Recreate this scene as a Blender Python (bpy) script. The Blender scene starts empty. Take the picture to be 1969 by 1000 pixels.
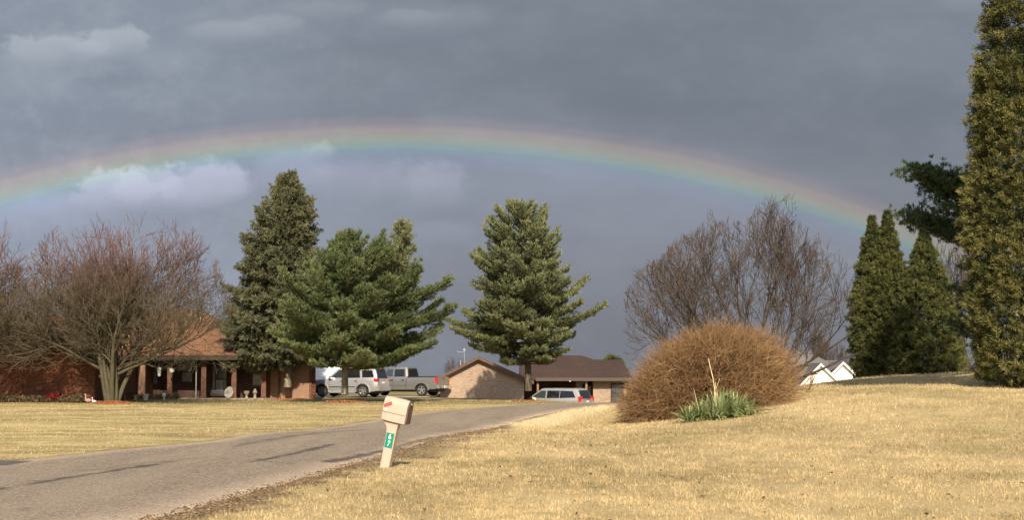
import bpy, bmesh, math, random
import numpy as np
from mathutils import Vector, Matrix
R = math.radians
rng = np.random.default_rng(7)
random.seed(7)
scene = bpy.context.scene
col = scene.collection

# ---------------------------------------------------------------- camera
F = 3000.0                                   # focal length in pixels of the 1969 px wide photo
PITCH = math.atan(216 / F)
EYE = 1.6
cam_d = bpy.data.cameras.new('camera'); cam = bpy.data.objects.new('camera', cam_d); col.objects.link(cam)
cam_d.sensor_width = 36; cam_d.lens = 36 * F / 1969
cam_d.clip_start = 0.1; cam_d.clip_end = 6000
cam.location = (0, 0, EYE); cam.rotation_euler = (math.pi / 2 + PITCH, 0, 0)
scene.camera = cam

EXPO = 0.80
scene.view_settings.view_transform = 'Standard'; scene.view_settings.look = 'None'
scene.view_settings.exposure = EXPO; scene.view_settings.gamma = 1
scene.view_settings.use_curve_mapping = False

def at(px, py, Y):                           # world point at depth Y seen at that place of the photo
    dx = (px - 984.5) / F; dy = (500 - py) / F
    c, s = math.cos(PITCH), math.sin(PITCH)
    k = Y / (c - dy * s)
    return Vector((dx * k, Y, EYE + (s + dy * c) * k))
def gnd(px, py, z=0.0):                      # point of the flat ground seen there
    a = at(px, py, 1.0); d = (a.z - EYE)
    return at(px, py, (z - EYE) / d)
def uvdir(px, py):
    a = at(px, py, 1.0); return a.x, a.z - EYE

# ---------------------------------------------------------------- sun
SUN_AZ = R(-3.6); SUN_EL = R(32.9)           # shadows run away from the camera, the rainbow stands opposite the sun
sd = bpy.data.lights.new('sun', 'SUN'); sun = bpy.data.objects.new('sun', sd); col.objects.link(sun)
sd.energy = 4.4; sd.angle = R(0.6); sd.color = (1.0, 0.87, 0.68)
raydir = Vector((math.sin(SUN_AZ) * math.cos(SUN_EL), math.cos(SUN_AZ) * math.cos(SUN_EL), -math.sin(SUN_EL)))
sun.rotation_euler = raydir.to_track_quat('-Z', 'Y').to_euler()
sun.location = (5, -30, 30)

# ---------------------------------------------------------------- world: storm cloud, rainbow, clear sky behind
class NT:
    def __init__(s, tree): s.t = tree; s.n = tree.nodes; s.l = tree.links
    def node(s, typ, **kw):
        n = s.n.new(typ)
        for k, v in kw.items(): setattr(n, k, v)
        return n
    def put(s, sock, v):
        if isinstance(v, bpy.types.NodeSocket): s.l.new(v, sock)
        elif v is not None: sock.default_value = v
    def m(s, op, a, b=None, c=None, clamp=False):
        n = s.node('ShaderNodeMath', operation=op, use_clamp=clamp)
        s.put(n.inputs[0], a); s.put(n.inputs[1], b)
        if c is not None: s.put(n.inputs[2], c)
        return n.outputs[0]
    def ss(s, v, a, b, lo=0.0, hi=1.0, kind='SMOOTHSTEP'):
        n = s.node('ShaderNodeMapRange', interpolation_type=kind)
        s.put(n.inputs[0], v); s.put(n.inputs[1], a); s.put(n.inputs[2], b); s.put(n.inputs[3], lo); s.put(n.inputs[4], hi)
        return n.outputs[0]
    def noise(s, vec, scale, detail=3, rough=.5, dist=0.0, dim='3D'):
        n = s.node('ShaderNodeTexNoise'); n.noise_dimensions = dim
        s.put(n.inputs['Vector'], vec); s.put(n.inputs['Scale'], scale); s.put(n.inputs['Detail'], detail)
        s.put(n.inputs['Roughness'], rough); s.put(n.inputs['Distortion'], dist)
        return n.outputs[0]
    def mapping(s, vec, scale=(1, 1, 1), rot=(0, 0, 0), loc=(0, 0, 0)):
        n = s.node('ShaderNodeMapping'); s.put(n.inputs[0], vec)
        n.inputs['Scale'].default_value = scale; n.inputs['Rotation'].default_value = rot; n.inputs['Location'].default_value = loc
        return n.outputs[0]
    def mix(s, f, a, b, mode='MIX'):
        n = s.node('ShaderNodeMix', data_type='RGBA', blend_type=mode)
        s.put(n.inputs[0], f)
        for i, v in ((6, a), (7, b)):
            if isinstance(v, tuple) and len(v) == 3: v = (*v, 1)
            s.put(n.inputs[i], v)
        return n.outputs[2]
    def ramp(s, f, stops, interp='LINEAR'):
        n = s.node('ShaderNodeValToRGB'); s.put(n.inputs[0], f); cr = n.color_ramp; cr.interpolation = interp
        while len(cr.elements) < len(stops): cr.elements.new(0.5)
        for e, (p, c) in zip(cr.elements, stops):
            e.position = p; e.color = (*c, 1) if len(c) == 3 else c
        return n.outputs[0]
    def attr(s, name):
        n = s.node('ShaderNodeAttribute', attribute_name=name); return n.outputs['Fac']

def lin(c): return tuple(((x / 255) / 12.92 if x / 255 < .04045 else ((x / 255 + .055) / 1.055) ** 2.4) for x in c)

world = bpy.data.worlds.new('World'); scene.world = world; world.use_nodes = True
w = NT(world.node_tree); world.node_tree.nodes.clear()
WS = 0.1
K = 1.0 / (WS * 2 ** EXPO)                   # seen colour -> background colour
tc = w.node('ShaderNodeTexCoord').outputs['Generated']
sep = w.node('ShaderNodeSeparateXYZ'); w.put(sep.inputs[0], tc)
yy = w.m('MAXIMUM', sep.outputs[1], 0.08)
U = w.m('DIVIDE', sep.outputs[0], yy); V = w.m('DIVIDE', sep.outputs[2], yy)
comb = w.node('ShaderNodeCombineXYZ'); w.put(comb.inputs[0], U); w.put(comb.inputs[1], V); w.put(comb.inputs[2], 0.0)
UV = comb.outputs[0]
n_soft = w.noise(w.mapping(UV, (5, 11, 1)), 1.0, 5, .55)
n_fine = w.noise(w.mapping(UV, (24, 34, 1)), 1.0, 6, .62)
n_edge = w.noise(w.mapping(UV, (70, 80, 1)), 1.0, 6, .6)
n_mixed = w.m('ADD', w.m('MULTIPLY', n_fine, .65), w.m('MULTIPLY', n_soft, .35))
n_bil = w.m('ADD', w.m('MULTIPLY', n_fine, .5), w.m('MULTIPLY', n_edge, .5))
# gradient of the cloud deck by height
deck = w.ramp(w.ss(V, -0.02, 0.26, kind='LINEAR'), [(0.0, lin((110, 111, 115))), (0.22, lin((118, 120, 125))), (.5, lin((131, 137, 147))), (0.68, lin((118, 126, 138))), (1.0, lin((121, 130, 141)))])
left = w.ss(U, 0.06, -0.36)                  # cloud is thinner to the left
deck = w.mix(w.m('MULTIPLY', left, .62), deck, lin((149, 159, 175)))
deck = w.mix(w.ss(n_soft, .40, .7, 0, .30), deck, lin((156, 164, 178)))
deck = w.mix(w.ss(n_soft, .5, .25, 0, .35), deck, lin((112, 118, 129)))
deck = w.mix(w.ss(n_fine, .45, .75, 0, .09), deck, lin((168, 172, 178)))
deck = w.mix(w.m('MULTIPLY', left, w.ss(n_bil, .46, .62, 0, .20)), deck, lin((172, 180, 190)))
deck = w.mix(w.m('MULTIPLY', left, w.ss(n_bil, .52, .38, 0, .15)), deck, lin((122, 130, 144)))
# cloud puffs
def puff(px, py, rx, ry, amt, colr, hard=.35, warp=.5, soft_bottom=True, deckc=None, nz=None):
    cu, cv = uvdir(px, py)
    a = w.m('DIVIDE', w.m('SUBTRACT', U, cu), rx / F); b = w.m('DIVIDE', w.m('SUBTRACT', V, cv), ry / F)
    d = w.m('SQRT', w.m('ADD', w.m('MULTIPLY', a, a), w.m('MULTIPLY', b, b)))
    d = w.m('ADD', d, w.m('MULTIPLY', w.m('SUBTRACT', nz if nz else n_mixed, .5), warp * 5))
    mk = w.ss(d, 1.0, 1.0 - hard)
    if soft_bottom: mk = w.m('MULTIPLY', mk, w.ss(b, -1.0, .55))
    mk = w.m('MULTIPLY', mk, amt)
    return w.mix(mk, deckc, lin(colr))
for p in [(120, 95, 130, 46, .66, (180, 188, 198), .4, .42), (215, 82, 90, 40, .60, (182, 190, 200), .35, .42), (60, 120, 90, 44, .4, (174, 182, 193), .6, .42), (430, 60, 90, 30, .40, (168, 176, 186), .5, .42), (520, 48, 80, 26, .34, (168, 176, 186), .5, .42), (790, 34, 80, 26, .34, (160, 168, 178), .5, .42)]:
    deck = puff(*p[:8], deckc=deck, nz=n_bil)
deck = puff(230, 160, 130, 34, .45, (126, 134, 148), .9, .4, deckc=deck)
for p in [(330, 120, 120, 50, .28, (176, 184, 194), .9, .5), (60, 170, 160, 60, .3, (174, 182, 194), .9, .5),
          (470, 60, 160, 52, .30, (170, 177, 186), .8, .5), (600, 20, 150, 32, .3, (170, 177, 186), .8, .5),
          (830, 38, 170, 46, .30, (166, 172, 180), .8, .5), (420, 190, 320, 60, .25, (158, 166, 178), .9, .5), (1860, 8, 110, 40, .38, (160, 166, 176), .9, .5),
          (660, 150, 300, 70, .14, (160, 168, 178), .9, .5),
          (700, 350, 190, 50, .42, (166, 170, 186), .7, .6), (835, 365, 80, 60, .42, (170, 173, 188), .5, .5),
          (560, 330, 90, 60, .35, (172, 180, 196), .6, .5), (840, 450, 90, 36, .28, (158, 163, 176), .6, .4), (60, 420, 200, 50, .4, (168, 175, 196), .9, .5)]:
    deck = puff(*p[:8], deckc=deck)
bright = deck
for p in [(215, 366, 100, 50, .62, (196, 199, 212), .30, .42), (280, 356, 80, 48, .55, (200, 202, 212), .35, .42), (400, 356, 105, 62, .72, (190, 192, 208), .45, .36), (310, 378, 190, 54, .55, (182, 186, 204), .8, .4), (130, 392, 120, 40, .4, (176, 182, 200), .8, .4),
          (610, 292, 46, 26, .42, (184, 190, 196), .6, .5)]:
    bright = puff(*p[:8], deckc=bright, nz=n_bil)
deck = bright
# rainbow round the antisolar point
vd = w.node('ShaderNodeVectorMath', operation='DOT_PRODUCT'); w.put(vd.inputs[0], tc)
vd.inputs[1].default_value = (-0.0553937, 0.83822585, -0.54250249)
ang = w.m('MULTIPLY', w.m('ARCCOSINE', vd.outputs['Value']), 57.29578)
def rb(a): return (a - 39.4) / 4.0
bow = w.ramp(w.ss(ang, 39.4, 43.4, kind='LINEAR'), [
    (rb(39.4), (.030, .034, .052)), (rb(40.2), (.034, .036, .060)), (rb(40.65), (.040, .050, .096)), (rb(40.95), (.030, .076, .098)),
    (rb(41.15), (.058, .122, .078)), (rb(41.4), (.118, .120, .042)), (rb(41.7), (.138, .082, .034)), (rb(42.0), (.062, .028, .022)), (rb(42.38), (.006, .002, .002)), (1.0, (0, 0, 0))], 'EASE')
bow_k = w.ss(U, 0.26, -0.34, .84, 1.1)
bk = w.node('ShaderNodeVectorMath', operation='SCALE'); w.put(bk.inputs[0], bow); w.put(bk.inputs['Scale'], bow_k)
seen = w.node('ShaderNodeVectorMath', operation='ADD'); w.put(seen.inputs[0], deck); w.put(seen.inputs[1], bk.outputs[0])
sc = w.node('ShaderNodeVectorMath', operation='SCALE'); w.put(sc.inputs[0], seen.outputs[0]); sc.inputs['Scale'].default_value = K
sky = w.node('ShaderNodeTexSky'); sky.sky_type = 'NISHITA'; sky.sun_disc = False
sky.sun_elevation = SUN_EL; sky.sun_rotation = math.atan2(-raydir.x, -raydir.y)
sky.altitude = 200; sky.dust_density = 1.5
front = w.ss(sep.outputs[1], -0.25, 0.35)    # the storm covers the half of the sky away from the sun
final = w.mix(front, sky.outputs[0], sc.outputs[0])
bg = w.node('ShaderNodeBackground'); w.put(bg.inputs[0], final); bg.inputs[1].default_value = WS
wo = w.node('ShaderNodeOutputWorld'); w.l.new(bg.outputs[0], wo.inputs[0])

# ---------------------------------------------------------------- helpers
def tag(o, label=None, cat=None, group=None, kind=None):
    if label: o['label'] = label
    if cat: o['category'] = cat
    if group: o['group'] = group
    if kind: o['kind'] = kind
    return o
def empty(name, loc=(0, 0, 0), rz=0.0):
    o = bpy.data.objects.new(name, None); col.objects.link(o); o.location = loc; o.rotation_euler = (0, 0, rz)
    o.empty_display_size = .3
    return o
def link_mesh(name, me, mat, parent=None):
    o = bpy.data.objects.new(name, me); col.objects.link(o)
    if mat is not None:
        for m_ in (mat if isinstance(mat, (list, tuple)) else [mat]): me.materials.append(m_)
    if parent is not None: o.parent = parent
    return o
def np_mesh(name, verts, faces_flat, nper, mat, parent=None, attrs=None, smooth=False):
    me = bpy.data.meshes.new(name)
    verts = np.asarray(verts, np.float32); nf = len(faces_flat) // nper
    me.vertices.add(len(verts)); me.vertices.foreach_set('co', verts.ravel())
    me.loops.add(nf * nper); me.loops.foreach_set('vertex_index', np.asarray(faces_flat, np.int32))
    me.polygons.add(nf); me.polygons.foreach_set('loop_start', np.arange(nf, dtype=np.int32) * nper)
    try: me.polygons.foreach_set('loop_total', np.full(nf, nper, np.int32))
    except Exception: pass
    if smooth: me.polygons.foreach_set('use_smooth', np.ones(nf, bool))
    me.update(calc_edges=True)
    for k, v in (attrs or {}).items():
        a = me.attributes.new(k, 'FLOAT', 'POINT'); a.data.foreach_set('value', np.asarray(v, np.float32))
    return link_mesh(name, me, mat, parent)
class MB:                                     # collects shapes into one mesh
    def __init__(s): s.bm = bmesh.new()
    def box(s, x0, y0, z0, x1, y1, z1, M=None):
        vs = [s.bm.verts.new((x, y, z)) for z in (z0, z1) for y in (y0, y1) for x in (x0, x1)]
        if M is not None:
            for v in vs: v.co = M @ v.co
        for f in ((0, 2, 3, 1), (4, 5, 7, 6), (0, 1, 5, 4), (1, 3, 7, 5), (3, 2, 6, 7), (2, 0, 4, 6)):
            s.bm.faces.new([vs[i] for i in f])
        return s
    def prism(s, poly, axis, a, b, M=None):   # polygon in the two other axes extruded along axis from a to b
        def co(p, t):
            c = {'x': (t, p[0], p[1]), 'y': (p[0], t, p[1]), 'z': (p[0], p[1], t)}[axis]
            return (M @ Vector(c)) if M is not None else c
        A = [s.bm.verts.new(co(p, a)) for p in poly]; B = [s.bm.verts.new(co(p, b)) for p in poly]
        n = len(poly)
        s.bm.faces.new(A); s.bm.faces.new(B[::-1])
        for i in range(n): s.bm.faces.new((A[i], B[i], B[(i + 1) % n], A[(i + 1) % n]))
        return s
    def slab(s, pts, th, nrm=None):           # polygon given thickness against its normal
        pts = [Vector(p) for p in pts]
        n = nrm or (pts[1] - pts[0]).cross(pts[2] - pts[0]).normalized()
        A = [s.bm.verts.new(p) for p in pts]; B = [s.bm.verts.new(p - n * th) for p in pts]; k = len(pts)
        s.bm.faces.new(A); s.bm.faces.new(B[::-1])
        for i in range(k): s.bm.faces.new((A[i], B[i], B[(i + 1) % k], A[(i + 1) % k]))
        return s
    def cyl(s, c, r, h, axis='z', seg=16, r2=None):
        r2 = r if r2 is None else r2; c = Vector(c)
        def co(a, rr, t):
            u, v = rr * math.cos(a), rr * math.sin(a)
            return c + Vector({'z': (u, v, t), 'y': (u, t, v), 'x': (t, u, v)}[axis])
        A = [s.bm.verts.new(co(2 * math.pi * i / seg, r, 0)) for i in range(seg)]
        B = [s.bm.verts.new(co(2 * math.pi * i / seg, r2, h)) for i in range(seg)]
        s.bm.faces.new(A); s.bm.faces.new(B[::-1])
        for i in range(seg): s.bm.faces.new((A[i], B[i], B[(i + 1) % seg], A[(i + 1) % seg]))
        return s
    def ball(s, c, r, sz=(1, 1, 1), sub=2):
        ret = bmesh.ops.create_icosphere(s.bm, subdivisions=sub, radius=r)
        for v in ret['verts']: v.co = Vector((v.co.x * sz[0], v.co.y * sz[1], v.co.z * sz[2])) + Vector(c)
        return s
    def lathe(s, prof, c=(0, 0, 0), seg=14):
        rings = []
        for r, z in prof:
            rings.append([s.bm.verts.new((c[0] + r * math.cos(2 * math.pi * i / seg), c[1] + r * math.sin(2 * math.pi * i / seg), c[2] + z)) for i in range(seg)])
        for a, b in zip(rings, rings[1:]):
            for i in range(seg): s.bm.faces.new((a[i], a[(i + 1) % seg], b[(i + 1) % seg], b[i]))
        s.bm.faces.new(rings[0][::-1]); s.bm.faces.new(rings[-1])
        return s
    def bevel(s, w_, seg=2, ang=30):
        es = [e for e in s.bm.edges if len(e.link_faces) == 2 and e.calc_face_angle(0) > R(ang)]
        bmesh.ops.bevel(s.bm, geom=es, offset=w_, segments=seg, affect='EDGES', profile=.5, clamp_overlap=True)
        return s
    def build(s, name, mat, parent=None, smooth=False):
        bmesh.ops.recalc_face_normals(s.bm, faces=s.bm.faces)
        me = bpy.data.meshes.new(name)
        if smooth:
            for f in s.bm.faces: f.smooth = True
            for e in s.bm.edges:
                if len(e.link_faces) == 2 and e.calc_face_angle(0) > R(38): e.smooth = False
        s.bm.to_mesh(me); s.bm.free()
        return link_mesh(name, me, mat, parent)

def hash2(ix, iy, s):
    h = (ix.astype(np.int64) * 374761393 + iy.astype(np.int64) * 668265263 + s * 144269504) & 0x7fffffff
    h = ((h ^ (h >> 13)) * 1274126177) & 0x7fffffff
    return ((h ^ (h >> 16)) & 0xffff) / 65535.0
def vnoise(x, y, s=0):
    ix = np.floor(x); iy = np.floor(y); fx = x - ix; fy = y - iy
    fx = fx * fx * (3 - 2 * fx); fy = fy * fy * (3 - 2 * fy)
    a = hash2(ix, iy, s); b = hash2(ix + 1, iy, s); c = hash2(ix, iy + 1, s); d = hash2(ix + 1, iy + 1, s)
    return (a * (1 - fx) + b * fx) * (1 - fy) + (c * (1 - fx) + d * fx) * fy
def fbm(x, y, s=0, o=4):
    t = 0; a = .5; k = 0
    for i in range(o): t = t + a * vnoise(x * 2 ** i, y * 2 ** i, s + i); k += a; a *= .55
    return t / k
def sstep(a, b, x):
    t = np.clip((x - a) / (b - a), 0, 1); return t * t * (3 - 2 * t)

# ---------------------------------------------------------------- materials
def mat(name, base=(.5, .5, .5), rough=.7, metal=0.0, spec=.3, var=0.0, vscale=4.0, bump=0.0, bscale=20.0, emit=None, trans=0.0, coat=0.0):
    m_ = bpy.data.materials.new(name); m_.use_nodes = True; t = NT(m_.node_tree)
    b = t.n['Principled BSDF']
    b.inputs['Roughness'].default_value = rough; b.inputs['Metallic'].default_value = metal
    b.inputs['Specular IOR Level'].default_value = spec; b.inputs['Coat Weight'].default_value = coat
    b.inputs['Transmission Weight'].default_value = trans
    o = t.node('ShaderNodeTexCoord').outputs['Object']
    if var > 0:
        n = t.noise(o, vscale, 5, .6)
        lo = tuple(c * (1 - var) for c in base); hi = tuple(min(1, c * (1 + var)) for c in base)
        t.put(b.inputs['Base Color'], t.mix(t.ss(n, .3, .7), lo, hi))
    else: b.inputs['Base Color'].default_value = (*base, 1)
    if bump > 0:
        bn = t.node('ShaderNodeBump'); bn.inputs['Strength'].default_value = bump; bn.inputs['Distance'].default_value = .02
        t.put(bn.inputs['Height'], t.noise(o, bscale, 4, .6)); t.put(b.inputs['Normal'], bn.outputs[0])
    return m_
def brick_mat(name, c1, c2, mortar, dark=.6):
    m_ = bpy.data.materials.new(name); m_.use_nodes = True; t = NT(m_.node_tree); b = t.n['Principled BSDF']
    o = t.node('ShaderNodeTexCoord').outputs['Object']
    s_ = t.node('ShaderNodeSeparateXYZ'); t.put(s_.inputs[0], o)
    cb = t.node('ShaderNodeCombineXYZ'); t.put(cb.inputs[0], t.m('ADD', s_.outputs[0], s_.outputs[1])); t.put(cb.inputs[1], s_.outputs[2])
    br = t.node('ShaderNodeTexBrick'); t.put(br.inputs['Vector'], cb.outputs[0])
    br.inputs['Scale'].default_value = 1; br.inputs['Brick Width'].default_value = .22; br.inputs['Row Height'].default_value = .075
    br.inputs['Mortar Size'].default_value = .007; br.inputs['Color1'].default_value = (*c1, 1); br.inputs['Color2'].default_value = (*c2, 1)
    br.inputs['Mortar'].default_value = (*mortar, 1); br.inputs['Bias'].default_value = -.1
    n = t.noise(t.mapping(cb.outputs[0], (4.5, 13, 1)), 1, 3, .8); n2 = t.noise(o, .7, 3)
    cc = t.mix(t.ss(n, .42, .68, 0, dark), br.outputs[0], tuple(c * .35 for c in c1))
    cc = t.mix(t.ss(n2, .35, .65, 0, .3), cc, tuple(c * 1.25 for c in c1))
    t.put(b.inputs['Base Color'], cc); b.inputs['Roughness'].default_value = .9; b.inputs['Specular IOR Level'].default_value = .15
    bn = t.node('ShaderNodeBump'); bn.inputs['Strength'].default_value = .5; bn.inputs['Distance'].default_value = .01
    t.put(bn.inputs['Height'], br.outputs['Fac']); bn.invert = True; t.put(b.inputs['Normal'], bn.outputs[0])
    return m_
def shingle_mat(name, c1, c2):
    m_ = bpy.data.materials.new(name); m_.use_nodes = True; t = NT(m_.node_tree); b = t.n['Principled BSDF']
    o = t.node('ShaderNodeTexCoord').outputs['Object']
    s_ = t.node('ShaderNodeSeparateXYZ'); t.put(s_.inputs[0], o)
    cb = t.node('ShaderNodeCombineXYZ'); t.put(cb.inputs[0], t.m('ADD', s_.outputs[0], t.m('MULTIPLY', s_.outputs[1], .13))); t.put(cb.inputs[1], t.m('MULTIPLY', s_.outputs[2], 2.2))
    br = t.node('ShaderNodeTexBrick'); t.put(br.inputs['Vector'], cb.outputs[0])
    br.inputs['Scale'].default_value = 1; br.inputs['Brick Width'].default_value = .4; br.inputs['Row Height'].default_value = .17
    br.inputs['Mortar Size'].default_value = .012; br.inputs['Color1'].default_value = (*c1, 1); br.inputs['Color2'].default_value = (*c2, 1)
    br.inputs['Mortar'].default_value = (*[c * .55 for c in c1], 1)
    n = t.noise(o, .5, 4, .6); n2 = t.noise(o, 7, 3, .7)
    cc = t.mix(t.ss(n, .35, .7, 0, .35), br.outputs[0], tuple(c * .65 for c in c2)); cc = t.mix(t.ss(n2, .4, .7, 0, .35), cc, tuple(c * 1.3 for c in c1))
    t.put(b.inputs['Base Color'], cc); b.inputs['Roughness'].default_value = .95; b.inputs['Specular IOR Level'].default_value = .1
    return m_
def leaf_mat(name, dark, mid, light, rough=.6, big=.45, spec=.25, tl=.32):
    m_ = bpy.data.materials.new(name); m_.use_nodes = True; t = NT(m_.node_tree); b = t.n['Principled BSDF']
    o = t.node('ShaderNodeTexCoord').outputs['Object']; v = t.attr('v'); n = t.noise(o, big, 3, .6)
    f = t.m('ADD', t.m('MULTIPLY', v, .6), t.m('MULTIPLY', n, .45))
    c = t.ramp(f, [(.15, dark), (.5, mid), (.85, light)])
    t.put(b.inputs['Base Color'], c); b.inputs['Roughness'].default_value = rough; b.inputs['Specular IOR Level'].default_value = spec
    tr = t.node('ShaderNodeBsdfTranslucent'); t.put(tr.inputs[0], c)
    mx = t.node('ShaderNodeMixShader'); mx.inputs[0].default_value = tl
    out = t.n['Material Output']; t.l.new(b.outputs[0], mx.inputs[1]); t.l.new(tr.outputs[0], mx.inputs[2]); t.l.new(mx.outputs[0], out.inputs[0])
    return m_
def bark_mat(name, a, b_, sc_=6.0):
    m_ = bpy.data.materials.new(name); m_.use_nodes = True; t = NT(m_.node_tree); b = t.n['Principled BSDF']
    o = t.node('ShaderNodeTexCoord').outputs['Object']
    n = t.noise(t.mapping(o, (sc_, sc_, sc_ * .25)), 1, 5, .7)
    c = t.mix(t.ss(n, .35, .65), a, b_); t.put(b.inputs['Base Color'], c)
    b.inputs['Roughness'].default_value = .9; b.inputs['Specular IOR Level'].default_value = .15
    bn = t.node('ShaderNodeBump'); bn.inputs['Strength'].default_value = .8; bn.inputs['Distance'].default_value = .04
    t.put(bn.inputs['Height'], n); t.put(b.inputs['Normal'], bn.outputs[0])
    return m_
def twig_mat(name, wood, tip, low=None):                # attribute v: 0 on thick wood, 1 on the finest twigs
    m_ = bpy.data.materials.new(name); m_.use_nodes = True; t = NT(m_.node_tree); b = t.n['Principled BSDF']
    o = t.node('ShaderNodeTexCoord').outputs['Object']; v = t.attr('v'); n = t.noise(o, 3, 4, .7)
    s_ = t.node('ShaderNodeSeparateXYZ'); t.put(s_.inputs[0], o)
    if low: tip = t.mix(t.ss(s_.outputs[2], 4.2, 8.6), low, tip)      # new red growth only in the upper crown
    c = t.mix(v, wood, tip); c = t.mix(t.ss(n, .4, .7, 0, .5), c, tuple(x * .5 for x in wood))
    t.put(b.inputs['Base Color'], c); b.inputs['Roughness'].default_value = .85; b.inputs['Specular IOR Level'].default_value = .15
    return m_

# ---------------------------------------------------------------- terrain
far_edge = [(0, 890), (200, 868), (400, 850), (520, 833), (640, 815), (740, 802), (850, 791), (1000, 779), (1100, 775), (1180, 773)]
near_edge = [(300, 1000), (430, 962), (560, 925), (650, 900), (740, 872), (800, 853), (860, 836), (930, 820), (1000, 808), (1090, 798), (1180, 790)]
FE = [gnd(*p) for p in far_edge]; NE = [gnd(*p) for p in near_edge]
FE = [Vector((-14.5, 6, 0)), Vector((-12.6, 14, 0)), Vector((-10.7, 21, 0))] + FE + [Vector((10, 87.5, 0)), Vector((18, 91, 0)), Vector((30, 92, 0))]
NE = [Vector((-7.0, 4, 0)), Vector((-5.6, 10, 0))] + NE + [Vector((8, 69, 0)), Vector((14, 75.5, 0)), Vector((30, 79, 0))]
def resample(P, n):
    P = np.array([[p.x, p.y] for p in P]); d = np.r_[0, np.cumsum(np.hypot(*np.diff(P, axis=0).T))]
    s = np.linspace(0, d[-1], n); Q = np.stack([np.interp(s, d, P[:, i]) for i in (0, 1)], 1)
    for _ in range(n // 40):
        Q[1:-1] = (Q[:-2] + Q[1:-1] * 2 + Q[2:]) / 4
    return Q
FEs = resample(FE, 420); NEs = resample(NE, 420)

C = []                                        # terrain heights known from the photo
def cp(px, py, Y): a = at(px, py, Y); C.append((a.x, a.y, a.z))
cp(1200, 815, 47); cp(1385, 805, 42.5); cp(1540, 771, 46.5); cp(1920, 742, 50); cp(1969, 747, 49); cp(1700, 724, 77); cp(1850, 722, 76)
cp(1560, 749, 66); cp(1680, 735, 66); cp(1800, 728, 64)
cp(1600, 756, 92); cp(1560, 743, 130); cp(1640, 736, 130); cp(1600, 765, 180); cp(1700, 760, 180); cp(1500, 765, 180)
C += [(5.6, 17, 0.0), (0, 17, 0), (0, 8, 0), (8, 8, .1), (9, 25, .3), (12, 36, .72), (4, 30, .1), (-.5, 30, -.02), (2.6, 38, .05), (20, 15, .6), (28, 30, 1.3), (30, 50, 2.0), (30, 80, 2.0), (45, 60, 2.4), (50, 120, 1.5), (40, 20, 1.2)]
C += [(x, y, 0) for x, y in ((-30, 10), (-15, 10), (-8, 22), (-5, 40), (-10, 40), (-25, 40), (-3, 60), (-12, 60), (-30, 60), (1, 75), (-6, 80), (-18, 80), (-35, 85), (-10, 95), (-25, 98), (-4, 97), (3, 84), (8, 80), (14, 84), (-40, 110), (-12, 112), (-50, 60), (-50, 20))]
C += [(0, 112, 0), (8, 112, 0), (14, 100, .1), (-12, 135, 0), (-30, 140, 0), (-25, 170, -2.0), (0, 150, -2.5), (-60, 150, -2.5), (16, 150, -1.2), (0, 200, -4), (-60, 200, -4.5), (60, 200, -2)]
C = np.array(C)
def tps(d2): return np.where(d2 > 1e-9, .5 * d2 * np.log(d2 + 1e-12), 0)
def fit_tps():
    n = len(C); A = np.zeros((n + 3, n + 3)); X = C[:, :2]
    A[:n, :n] = tps(((X[:, None] - X[None]) ** 2).sum(-1)) + np.eye(n) * .4
    Pm = np.c_[np.ones(n), X]; A[:n, n:] = Pm; A[n:, :n] = Pm.T
    return np.linalg.solve(A, np.r_[C[:, 2], 0, 0, 0])
W_ = fit_tps()
CREST = np.array([[-4.6, 99.5], [-1.5, 95], [1.5, 89.5], [5.5, 87], [12, 93], [22, 95]])
def height(x, y):
    x = np.asarray(x, float); y = np.asarray(y, float); shp = x.shape; x = x.ravel(); y = y.ravel()
    xc = np.clip(x, -60, 60); yc = np.clip(y, 0, 200); z = np.zeros_like(x)
    for i in range(0, len(x), 40000):
        q = np.stack([xc[i:i + 40000], yc[i:i + 40000]], 1)
        z[i:i + 40000] = tps(((q[:, None] - C[None, :, :2]) ** 2).sum(-1)) @ W_[:-3] + W_[-3] + q @ W_[-2:]
    z = np.where(y > 200, z - (y - 200) * .02, z)
    z = z - np.clip(np.abs(x) - 60, 0, 400) * .01 * (y > 100)
    cy = np.interp(x, CREST[:, 0], CREST[:, 1])
    z -= 1.25 * sstep(0, 5, y - cy) * sstep(-5.6, -3.9, x) * sstep(20, 14, x)
    amp = sstep(0.3, 3.5, road_d(x, y))
    z += ((fbm(x * .25, y * .25, 3) - .5) * .16 + (fbm(x * 1.6, y * 1.6, 9, 3) - .5) * .05) * amp * sstep(130, 90, y)
    # shallow ditch beside the near edge of the road
    return z.reshape(shp)
def road_x(y):                                # x of the two edges at depth y
    return np.interp(y, FEs[:, 1], FEs[:, 0]), np.interp(y, NEs[:, 1], NEs[:, 0])
def road_d(x, y):                             # distance outside the road (0 on it)
    lx, rx = road_x(y)
    return np.maximum(np.maximum(lx - x, x - rx), 0) * np.where(y > 60, .5, .95)

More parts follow.
